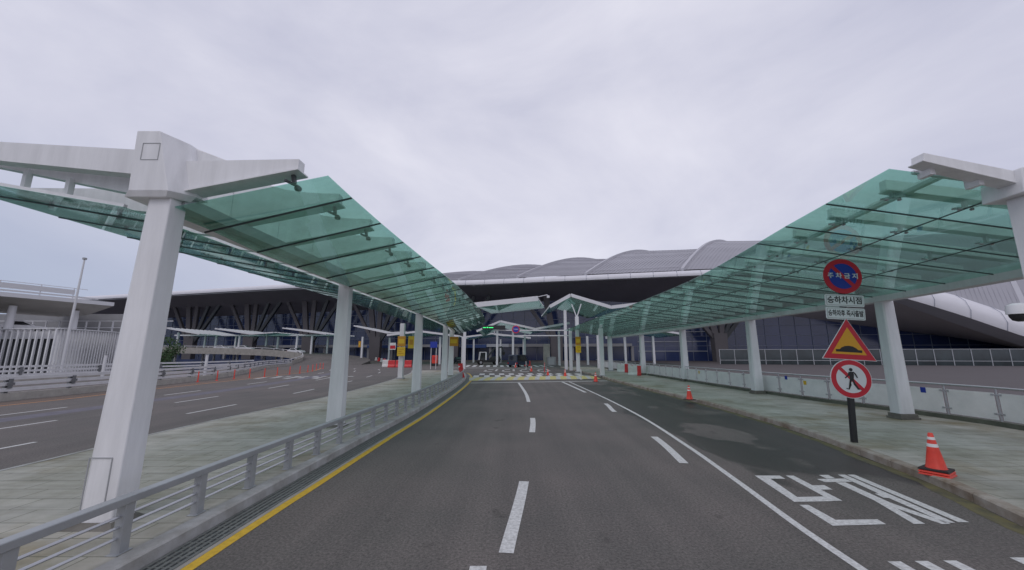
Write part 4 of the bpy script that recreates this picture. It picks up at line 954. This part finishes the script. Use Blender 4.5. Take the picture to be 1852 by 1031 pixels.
# slim posts right of the crossing with a gantry
def slim(px, py, ztop, label, w_=.36):
    x, y = ATZ(px, py, .15); t = thing('canopy_post', (x, y, .15), label, 'post', 'slim white posts on the right pavement')
    mb = MB(); mb.box(x - w_ / 2, x + w_ / 2, y - w_ / 2, y + w_ / 2, .15, ztop); mb.build('shaft', 'whiteb', t, bevel=.02); mb = MB(); mb.box(x - w_ * .8, x + w_ * .8, y - w_ * .8, y + w_ * .8, .15, .25); mb.build('foot', 'sgrey', t); return t, x, y
slim(1089.5, 680, 5.0, 'slim white post at the kerb, nearest to the striped hump', .42)
slim(1105, 671, 5.2, 'slim white post behind the nearest kerb post on the right pavement', .5)
pt, px_, py_ = slim(1046, 673, 7.0, 'slim white post with a forked top carrying a narrow yellow sign', .42)
mb = MB()
for s in (-1, 1): mb.bar((px_, py_, 6.9), (px_ + s * .6, py_, 8.6), .12, .12, up=(0, 1, 0))
mb.build('fork', 'whiteb', pt)
slim(724, 685, 5.2, 'slim white post on the left pavement carrying two amber signs', .42)
def sign_board(px0, px1, py0, py1, Y, m, label, lower=None):
    a = ATY(px0, py1, Y); b = ATY(px1, py0, Y); t = thing('information_sign', ((a[0] + b[0]) / 2, Y, a[2]), label, 'sign', 'yellow hanging signs')
    zm = a[2] if not lower else a[2] + (b[2] - a[2]) * .47
    mb = MB(); mb.box(a[0], b[0], Y - .05, Y + .05, zm + (.03 if lower else 0), b[2]); p_ = mb.build('panel', m, t, bevel=.01)
    mb = MB(); mb.box(a[0] + .1, b[0] - .1, Y - .056, Y - .051, zm + (b[2] - zm) * .3, zm + (b[2] - zm) * .72); mb.build('pictogram', 'syel' if m == 'samb' else 'samb', p_)
    if lower:
        mb = MB(); mb.box(a[0], b[0], Y - .05, Y + .05, a[2], zm - .03); p_ = mb.build('lower_panel', lower, t, bevel=.01)
        mb = MB()
        for k in range(3): z = a[2] + (zm - a[2]) * (.25 + .22 * k); mb.box(a[0] + .12, b[0] - .12 - .2 * (k % 2), Y - .056, Y - .051, z, z + .05)
        mb.build('print_lines', 'samb', p_)
    return t
sign_board(718, 734, 608, 644, 35.5, 'samb', 'tall amber and yellow two part sign on the slim post left of the third column', 'syel')
sign_board(738, 750, 608, 630, 30, 'syel', 'narrow yellow sign just left of the third white column')
sign_board(813, 829, 609, 626, 39.5, 'samb', 'amber square sign on the fifth white column of the left canopy')
sign_board(1041.5, 1050, 609, 638, 47.8, 'samb', 'narrow amber and yellow sign on the forked post right of the crossing', 'syel')
sign_board(648, 653, 617, 628, 60, 'samb', 'tiny amber sign just right of the second white column')
# gantry with display board and hanging no parking disc
x, y = ATZ(1033, 670, .15)
g = thing('gantry', (x, y, .15), 'white gantry arm reaching over the road from the right pavement', 'gantry')
zg = ATY(1033, 597.5, y)[2]; xl = ATY(895, 596.5, y)[0]
mb = MB(); mb.box(x - .2, x + .2, y - .2, y + .2, .15, zg + .3); mb.build('post', 'whiteb', g, bevel=.02)
for dz in (0, -.72): mb = MB(); mb.bar((x, y, zg + dz), (xl if dz == 0 else xl + 1.2, y, zg + dz), .14, .14); mb.build('arm', 'whiteb', g)
mb = MB(); mb.bar((xl, y, zg), (xl - .1, y, zg - .55), .14, .14); mb.bar((xl - .1, y, zg - .55), (xl + 1.2, y, zg - .72), .14, .14); mb.build('end_brace', 'whiteb', g)
a = ATY(872, 596, y - .4); b = ATY(914, 589.5, y - .4)
t = thing('display_board', (a[0], y - .4, a[2]), 'black display board with green lit characters above the road', 'display board')
mb = MB(); mb.box(a[0], b[0], y - .5, y - .25, a[2], b[2] + .06); p_ = mb.build('case', 'black', t, bevel=.015)
mb = MB(); h = b[2] - a[2]
for (u0, u1, s_) in ((.04, .17, 0), (.2, .26, 1), (.29, .48, 0)): 
    xx0 = a[0] + (b[0] - a[0]) * u0; xx1 = a[0] + (b[0] - a[0]) * u1; mb.box(xx0, xx1, y - .506, y - .501, a[2] + h * .42, a[2] + h * (.7 if s_ else .62))
mb.build('lit_characters', 'led', p_)
t = thing('hanging_no_parking_sign', (ATY(933, 596, y - .35)[0], y - .35, ATY(933, 596, y)[2]), 'round blue no parking sign with red rim hung on the gantry', 'sign')
zc = t.location.z
d1 = plate(disc(.53, 36), -.03, 0, 'red_rim', 'sred', t); d2 = plate(disc(.40, 36), -.036, -.029, 'blue_field', 'sblue', d1)
text_part('주차금지', .18, (0, -.038, 0), H_, 'swhite', d2, depth=.001)
mb = MB(); mb.box(-.03, .03, 0, .3, -.06, .06); mb.build('bracket', 'sgrey', t, shift=False)

# ------------------------------------------------------------------ vehicles
def car(name, label, cat, m, L_=4.5, W=1.8, H2=1.45, kind='car', group=None):
    t = thing(name, (0, 0, 0), label, cat, group); h = L_ / 2
    if kind == 'van': body = [(-h, .35), (-h, 1.0), (-h + .1, H2 - .1), (-h + .25, H2), (h - 1.3, H2), (h - .6, 1.15), (h - .08, .98), (h, .6), (h, .35)]
    elif kind == 'suv': body = [(-h, .4), (-h, .9), (-h + .2, H2 - .12), (-h + .5, H2), (h - 2.2, H2), (h - 1.35, 1.02), (h - .2, .9), (h, .65), (h, .4)]
    else: body = [(-h, .3), (-h, .82), (-h + .35, .92), (-h + 1.1, H2 - .05), (-h + 1.6, H2), (h - 2.2, H2), (h - 1.2, .92), (h - .2, .78), (h, .55), (h, .3)]
    mb = MB(); n = len(body)
    def ins(z): return .0 if z < 1 else .14 * (z - .95) / max(.3, H2 - .95)
    ring = lambda s, k: [(x, s * (W / 2 - k - ins(z)), z) for x, z in body]
    rs = [ring(-1, .05), ring(-1, 0), ring(1, 0), ring(1, .05)]
    for r_ in rs: mb.v += r_
    for a in range(3):
        for k in range(n): mb.f.append((a * n + k, a * n + (k + 1) % n, (a + 1) * n + (k + 1) % n, (a + 1) * n + k))
    mb.f.append(tuple(range(n))[::-1]); mb.f.append(tuple(3 * n + k for k in range(n)))
    mb.build('body', m, t, shift=False, bevel=.05, smooth=True)
    zw0, zw1 = (1.0, H2 - .12)
    side = {'van': [(-h + .3, zw0), (-h + .35, zw1), (h - 1.42, zw1), (h - .85, zw0)], 'suv': [(-h + .28, zw0), (-h + .45, zw1), (h - 2.28, zw1), (h - 1.6, zw0)], 'car': [(-h + .75, .95), (-h + 1.3, H2 - .1), (h - 2.28, H2 - .1), (h - 1.5, .95)]}[kind]
    for s in (-1, 1):
        mb = MB(); mb.hexa([(x, s * (W / 2 - ins(z) - .06), z) for x, z in side], [(x, s * (W / 2 - ins(z) + .006), z) for x, z in side]); mb.build('side_window', 'cwin', t, shift=False)
    def pan(x0, z0, x1, z1, nm):
        mb = MB(); d = Vector((z1 - z0, 0, -(x1 - x0))).normalized() * .012
        if nm == 'rear_window': d = -d
        w0, w1 = W / 2 - ins(z0) - .12, W / 2 - ins(z1) - .14
        q = [Vector((x0, -w0, z0)), Vector((x0, w0, z0)), Vector((x1, w1, z1)), Vector((x1, -w1, z1))]; mb.hexa([p + d for p in q], [p - d * 3 for p in q]); mb.build(nm, 'cwin', t, shift=False)
    if kind == 'car': pan(h - 1.27, .97, h - 2.1, H2 - .05, 'windscreen'); pan(-h + .42, .96, -h + 1.02, H2 - .1, 'rear_window')
    elif kind == 'suv': pan(h - 1.42, 1.07, h - 2.13, H2 - .05, 'windscreen'); pan(-h + .03, 1.0, -h + .18, H2 - .16, 'rear_window')
    else: pan(h - .66, 1.22, h - 1.25, H2 - .06, 'windscreen'); pan(-h + .01, 1.1, -h + .085, H2 - .2, 'rear_window')
    for s in (-1, 1):
        mb = MB(); mb.box(-h - .012, -h + .1, s * (W / 2 - .02) - (.26 if s > 0 else 0), s * (W / 2 - .02) + (.26 if s < 0 else 0), .62, .80); mb.build('tail_lamp', 'tail', t, shift=False)
        for x in (-h + .85, h - .85):
            mb = MB(); mb.tube([(x, s * (W / 2 - .2), .32), (x, s * (W / 2 + .015), .32)], .32, 18); wh = mb.build('wheel', 'tyre', t, shift=False)
            mb = MB(); mb.tube([(x, s * (W / 2 + .0), .32), (x, s * (W / 2 + .025), .32)], .2, 14); mb.build('rim', 'wheel', wh, shift=False)
    return t
v = car('van', 'dark navy van parked at the kerb in the centre of the road', 'van', 'carn', 4.8, 2.0, 2.15, 'van'); v.location = (1.2, 70, 0); v.rotation_euler = (0, 0, R(62))
t = thing('excavator', (-5, 82, 0), 'dark wheeled excavator with a white cab frame and folded boom beyond the crossing', 'excavator'); t.rotation_euler = (0, 0, R(12))
mb = MB(); mb.box(-2.5, 2.5, -.95, .95, .55, 1.0); mb.hexa([(.2, -.9, 1.0), (2.6, -.9, 1.0), (2.6, .9, 1.0), (.2, .9, 1.0)], [(.5, -.8, 1.55), (2.3, -.8, 1.9), (2.3, .8, 1.9), (.5, .8, 1.55)]); mb.build('chassis', 'black', t, shift=False, bevel=.06)
for x in (-1.7, 1.6):
    for sy in (-1, 1):
        mb = MB(); mb.tube([(x, sy * .72, .52), (x, sy * 1.12, .52)], .52, 18); wh = mb.build('wheel', 'tyre', t, shift=False)
        mb = MB(); mb.tube([(x, sy * 1.1, .52), (x, sy * 1.14, .52)], .26, 12); mb.build('rim', 'wheel', wh, shift=False)
mb = MB(); mb.hexa([(-2.0, -.75, 1.0), (-.55, -.75, 1.0), (-.55, .55, 1.0), (-2.0, .55, 1.0)], [(-1.75, -.7, 2.6), (-.55, -.7, 2.6), (-.55, .5, 2.6), (-1.75, .5, 2.6)]); cb = mb.build('cab', 'cwin', t, shift=False, bevel=.03)
mb = MB()
for sy in (-.77, .54): mb.bar((-.6, sy, 1.0), (-.6, sy, 2.62), .3, .08); mb.bar((-2.02, sy, 1.0), (-1.78, sy, 2.62), .12, .08); mb.bar((-1.85, sy, 2.6), (-.5, sy, 2.6), .1, .14)
mb.build('cab_frame', 'carw', cb, shift=False)
mb = MB(); mb.bar((-.3, 0, 1.5), (1.2, 0, 3.3), .35, .42, up=(0, 1, 0)); mb.bar((1.1, 0, 3.3), (2.9, 0, 3.75), .3, .36, up=(0, 1, 0)); mb.build('boom', 'dark', t, shift=False, bevel=.04)
mb = MB(); mb.bar((2.8, 0, 3.75), (3.3, 0, 2.6), .24, .28, up=(0, 1, 0)); mb.build('stick', 'dark', t, shift=False); mb = MB(); mb.prism_y([(3.0, 2.7), (3.6, 2.55), (3.4, 2.0), (2.9, 2.1)], -.4, .4); mb.build('bucket', 'black', t, shift=False)
c = dup(br_, (2.9, 74, .0), 'red barrier standing right of the dark navy van'); c.scale = (1, 1, 1.2); del c['group']
v = car('parked_car', 'black car at the kerb seen right of the amber square sign', 'car', 'cark', 4.5, 1.9, 1.5, 'car'); v.location = (-12.5, 92, 0); v.rotation_euler = (0, 0, R(-70))
w0 = car('parked_car', 'white car beyond the curved ramp, leftmost of the three', 'car', 'carw', 4.4, 1.8, 1.5, 'car', 'white cars beyond the ramp')
zr = 1.72; w0.location = (-80, 107, 3.05)
v = dup(w0, (-72.5, 105, 2.95), 'white car beyond the curved ramp, middle of the three'); v.rotation_euler = (0, 0, R(8))
v = dup(w0, (-58, 104, 2.25), 'white car beyond the curved ramp, nearest the second white column'); v.rotation_euler = (0, 0, R(-12))
v = car('parked_car', 'dark car between the white cars beyond the curved ramp', 'car', 'cark', 4.4, 1.8, 1.5, 'car'); v.location = (-66, 105.5, 2.72)

# ------------------------------------------------------------------ parking building with fins, far left
pb_ = thing('parking_building', (-55, 46, -6), 'parking building with tall pale vertical fins at far left', 'parking building')
PA, PB_, PC = Vector((-74, 49, 0)), Vector((-54, 45.5, 0)), Vector((-57, 58, 0))
def seg_pts(a, b, st): n = int((b - a).length / st); return [a.lerp(b, k / n) for k in range(n + 1)]
mb = MB(); mb.prism_z([(-74, 50.2), (-55.2, 46.7), (-58, 58), (-76, 60)], 4.2, 5.1); mb.build('top_slab', 'whiteb', pb_)
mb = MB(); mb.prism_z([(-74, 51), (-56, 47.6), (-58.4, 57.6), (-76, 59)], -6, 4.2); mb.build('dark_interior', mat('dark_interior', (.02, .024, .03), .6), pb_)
for p in seg_pts(PA, PB_, .95):
    mb = MB(); mb.bar((p.x, p.y, -5.9), (p.x, p.y, 5.3), .14, .22, up=(-.17, 1, 0)); mb.build('fin', 'white', pb_)
for p in seg_pts(PB_, PC, .42)[1:]:
    mb = MB(); mb.bar((p.x, p.y, -5.9), (p.x, p.y, 5.3), .3, .12, up=(0, 1, 0)); mb.build('fin', 'white', pb_)
mb = MB()
for a, b in ((PA, PB_), (PB_, PC)):
    mb.bar(a + Vector((0, 0, 5.36)), b + Vector((0, 0, 5.36)), .5, .12)
mb.build('fin_cap_rail', 'white', pb_)
uc = thing('upper_roof', (-66, 52, 5.1), 'white curved upper roof with railing above the finned parking building', 'roof shelter')
E_ = cat_rom([(-68, 30, 0), (-60.6, 44.6, 0), (-57.2, 54.5, 0)], 8)
mb = MB(); mb.sweep(E_, [(0, 9.1), (0, 9.62), (-13, 9.62), (-13, 9.1)]); mb.build('roof_slab', 'whiteb', uc)
mb = MB(); mb.sweep(E_, [(-.12, 9.09), (-5.8, 7.95), (-13, 7.95), (-13, 9.08)]); mb.build('roof_underside', mat('roof_underside', (.42, .40, .36), .8, var=.15, scale=.4), uc)
mb = MB(); mb.sweep(E_[:-4], [(-.1, 10.15), (-.1, 10.78), (-.3, 10.78), (-.3, 10.15)]); mb.build('parapet', 'whiteb', uc)
mb = MB(); mb.sweep(E_[:-2], [(-.15, 9.78), (-.15, 9.98), (-.3, 9.98), (-.3, 9.78)]); mb.build('lower_rail', 'whiteb', uc)
mb = MB(); mb.tube([(x - .2, y, 11.0) for x, y, z in E_[:-3]], .04, 6)
for x, y, z in E_[:-3:2]: mb.bar((x - .25, y, 9.6), (x - .25, y, 11.0), .07, .07)
mb.build('railing', 'galv', uc)
for x, y, z0 in ((-62.6, 47.6, 5.1), (-61, 53.2, 5.1), (-71, 38, -6)): mb = MB(); mb.tube([(x, y, z0), (x, y, 8.3)], [.40, .34], 14); mb.build('column', 'whiteb', uc, smooth=True)
mb = MB(); mb.box(-96, -58.5, 59, 59.4, 5.1, 8.4); mb.build('rear_wall', 'tan', uc)
mb = MB()
for k in range(16):
    x = -82 + 2 * k; mb.bar((x, 57.5, 5.1), (x, 57.5, 7.2), .14, .14)
mb.bar((-83, 57.5, 7.2), (-51, 57.5, 7.2), .1, .1); mb.bar((-83, 57.5, 6.2), (-51, 57.5, 6.2), .1, .1); mb.build('rear_frame', 'galv', uc)
v = dup(w0, (-64.4, 50.4, 5.12), 'white car on the upper deck of the finned parking building'); v.rotation_euler = (0, 0, R(52)); del v['group']
t = thing('mast', (-52.2, 46, -6), 'tall slim white mast rising before the finned parking building', 'mast')
a = Vector((-53.2, 46.2, 2)); mb = MB(); mb.tube([(-53.35, 46.2, -6), (-53.3, 46.2, 6), (-53.2, 46.2, 14.0)], [.16, .14, .08], 8); mb.build('pole', 'whiteb', t, smooth=True)
mb = MB(); mb.box(-53.34, -53.06, 46.05, 46.35, 13.9, 14.15); mb.build('lamp_head', 'sgrey', t)
for px, yy, lb in ((192, 40, 'short white stub post behind the guard rail beside the near white column'), (375, 44, 'short white stub post behind the guard rail, in front of the ramp wall')):
    q = ATY(px, 642, yy); t = thing('marker_post', (q[0], yy, -1.5), lb, 'post'); mb = MB(); mb.tube([(q[0], yy, -1.5), (q[0], yy, q[2])], .14, 10); mb.build('shaft', 'whiteb', t, smooth=True); mb = MB(); mb.tube([(q[0], yy, q[2]), (q[0], yy, q[2] + .08)], .18, 10); mb.build('cap', 'sgrey', t)

# ------------------------------------------------------------------ trees at far left
def tree(x, y, z0, h, r, label):
    t = thing('tree', (x, y, z0), label, 'tree', 'small trees by the ramp'); mb = MB(); mb.tube([(x, y, z0), (x + .1, y, z0 + h * .5), (x, y, z0 + h * .85)], [.2, .13, .05], 8)
    rn = random.Random(int(x * 10))
    for k in range(6):
        a = rn.random() * 6.28; mb.tube([(x, y, z0 + h * (.35 + .07 * k)), (x + r * .7 * math.cos(a), y + r * .7 * math.sin(a), z0 + h * (.55 + .06 * k))], [.07, .02], 5)
    mb.build('trunk', 'bark', t); cr2 = MB()
    cl_ = [(rn.gauss(0, .45) * r, rn.gauss(0, .45) * r, h * (.42 + .5 * rn.random()), r * (.25 + .25 * rn.random())) for _ in range(16)]
    for _ in range(1500):
        cx, cy, cz, rr_ = rn.choice(cl_); v = Vector((rn.gauss(0, 1), rn.gauss(0, 1), rn.gauss(0, .8))); v = v.normalized() * rr_ * rn.random() ** .4
        p = Vector((x + cx, y + cy, z0 + cz)) + v; s = .13 + .12 * rn.random(); a = Vector((rn.gauss(0, 1), rn.gauss(0, 1), rn.gauss(0, 1))).normalized() * s; b = a.cross(Vector((rn.gauss(0, 1), rn.gauss(0, 1), rn.gauss(0, 1)))).normalized() * s * .6
        cr2.add([p - a, p + b, p + a, p - b], [(0, 1, 2, 3)])
    cr2.build('crown', 'leaf', t)
tree(-76, 84, -6, 12.2, 3.4, 'small green tree just right of the near white column')
tree(-79, 90, -6, 10.5, 3.2, 'lower green tree partly hidden behind the near white column')

# ------------------------------------------------------------------ small things in the middle distance
t = thing('orange_bin', (*ATZ(786, 662), 0), 'orange box with a black base between the third and fourth white columns', 'bin'); x, y = ATZ(786, 662, .0)
mb = MB(); mb.box(x - .55, x + .55, y - .4, y + .4, 0, .5); mb.build('base', 'black', t, bevel=.03); mb = MB(); mb.box(x - .5, x + .5, y - .36, y + .36, .5, 2.0); mb.build('cabinet', 'cone', t, bevel=.05); mb = MB(); mb.box(x - .35, x + .35, y - .375, y - .361, 1.1, 1.7); mb.build('door', 'red', t)
t = thing('blue_sign', (ATY(784, 629, 60)[0], 60, ATY(784, 629, 60)[2]), 'blue rectangular sign between the third and fourth white columns', 'sign'); a = ATY(778, 629, 60); b = ATY(791, 618, 60)
mb = MB(); mb.box(a[0], b[0], 59.95, 60.05, a[2], b[2]); mb.build('panel', 'sblue', t, bevel=.01); mb = MB(); mb.box(a[0] + .1, a[0] + .18, 60.05, 60.15, 0, b[2]); mb.box(b[0] - .18, b[0] - .1, 60.05, 60.15, 0, b[2]); mb.build('legs', 'whiteb', t)
a = ATZ(993, 661, .15); t = thing('service_pillar', (a[0], a[1], .15), 'square concrete pillar with a grey cabinet before it, right of the van', 'pillar')
mb = MB(); mb.box(a[0] - 1.0, a[0] + .15, a[1] - .5, a[1] + .5, .15, 4.1); mb.build('pillar', 'concrete', t, bevel=.05)
mb = MB(); mb.box(a[0] - .4, a[0] + 1.2, a[1] - 1.3, a[1] - .52, .15, 1.75); mb.build('cabinet', 'tan', t, bevel=.12); mb = MB(); mb.box(a[0] - .2, a[0] + .9, a[1] - 1.33, a[1] - 1.302, .35, 1.5); mb.build('cabinet_door', 'sgrey', t)
t = thing('lamp_post', (*ATZ(992, 646)[:1], 74, 0), 'white floodlight arm above the crossing before the terminal', 'lamp'); q = ATY(990, 536, 57)
t.location = (q[0], 57, 0)
mb = MB(); mb.bar((q[0] - 2.0, 57, q[2] - .2), (q[0], 57, q[2] + .25), .1, .1); mb.build('arm', 'whiteb', t); mb = MB(); mb.box(q[0] - .1, q[0] + .3, 56.7, 57.2, q[2] - .25, q[2] + .1); mb.build('lamp_head', 'lamp', t, bevel=.04)

a = ATY(704, 641, 92); b = ATY(716, 620, 92); t = thing('notice_board', ((a[0] + b[0]) / 2, 92, 0), 'red and white notice board beyond the red barriers on the left road', 'notice board')
mb = MB(); mb.box(a[0], b[0], 91.95, 92.05, a[2] + 1.1, b[2]); p_ = mb.build('panel', 'refl', t); mb = MB(); mb.box(a[0] + .1, b[0] - .1, 91.94, 91.949, a[2] + 1.3, a[2] + 2.1); mb.build('red_field', 'sred', p_)
for x in (a[0] + .15, b[0] - .15): mb = MB(); mb.box(x - .06, x + .06, 92.06, 92.16, 0, b[2]); mb.build('leg', 'dark', t)
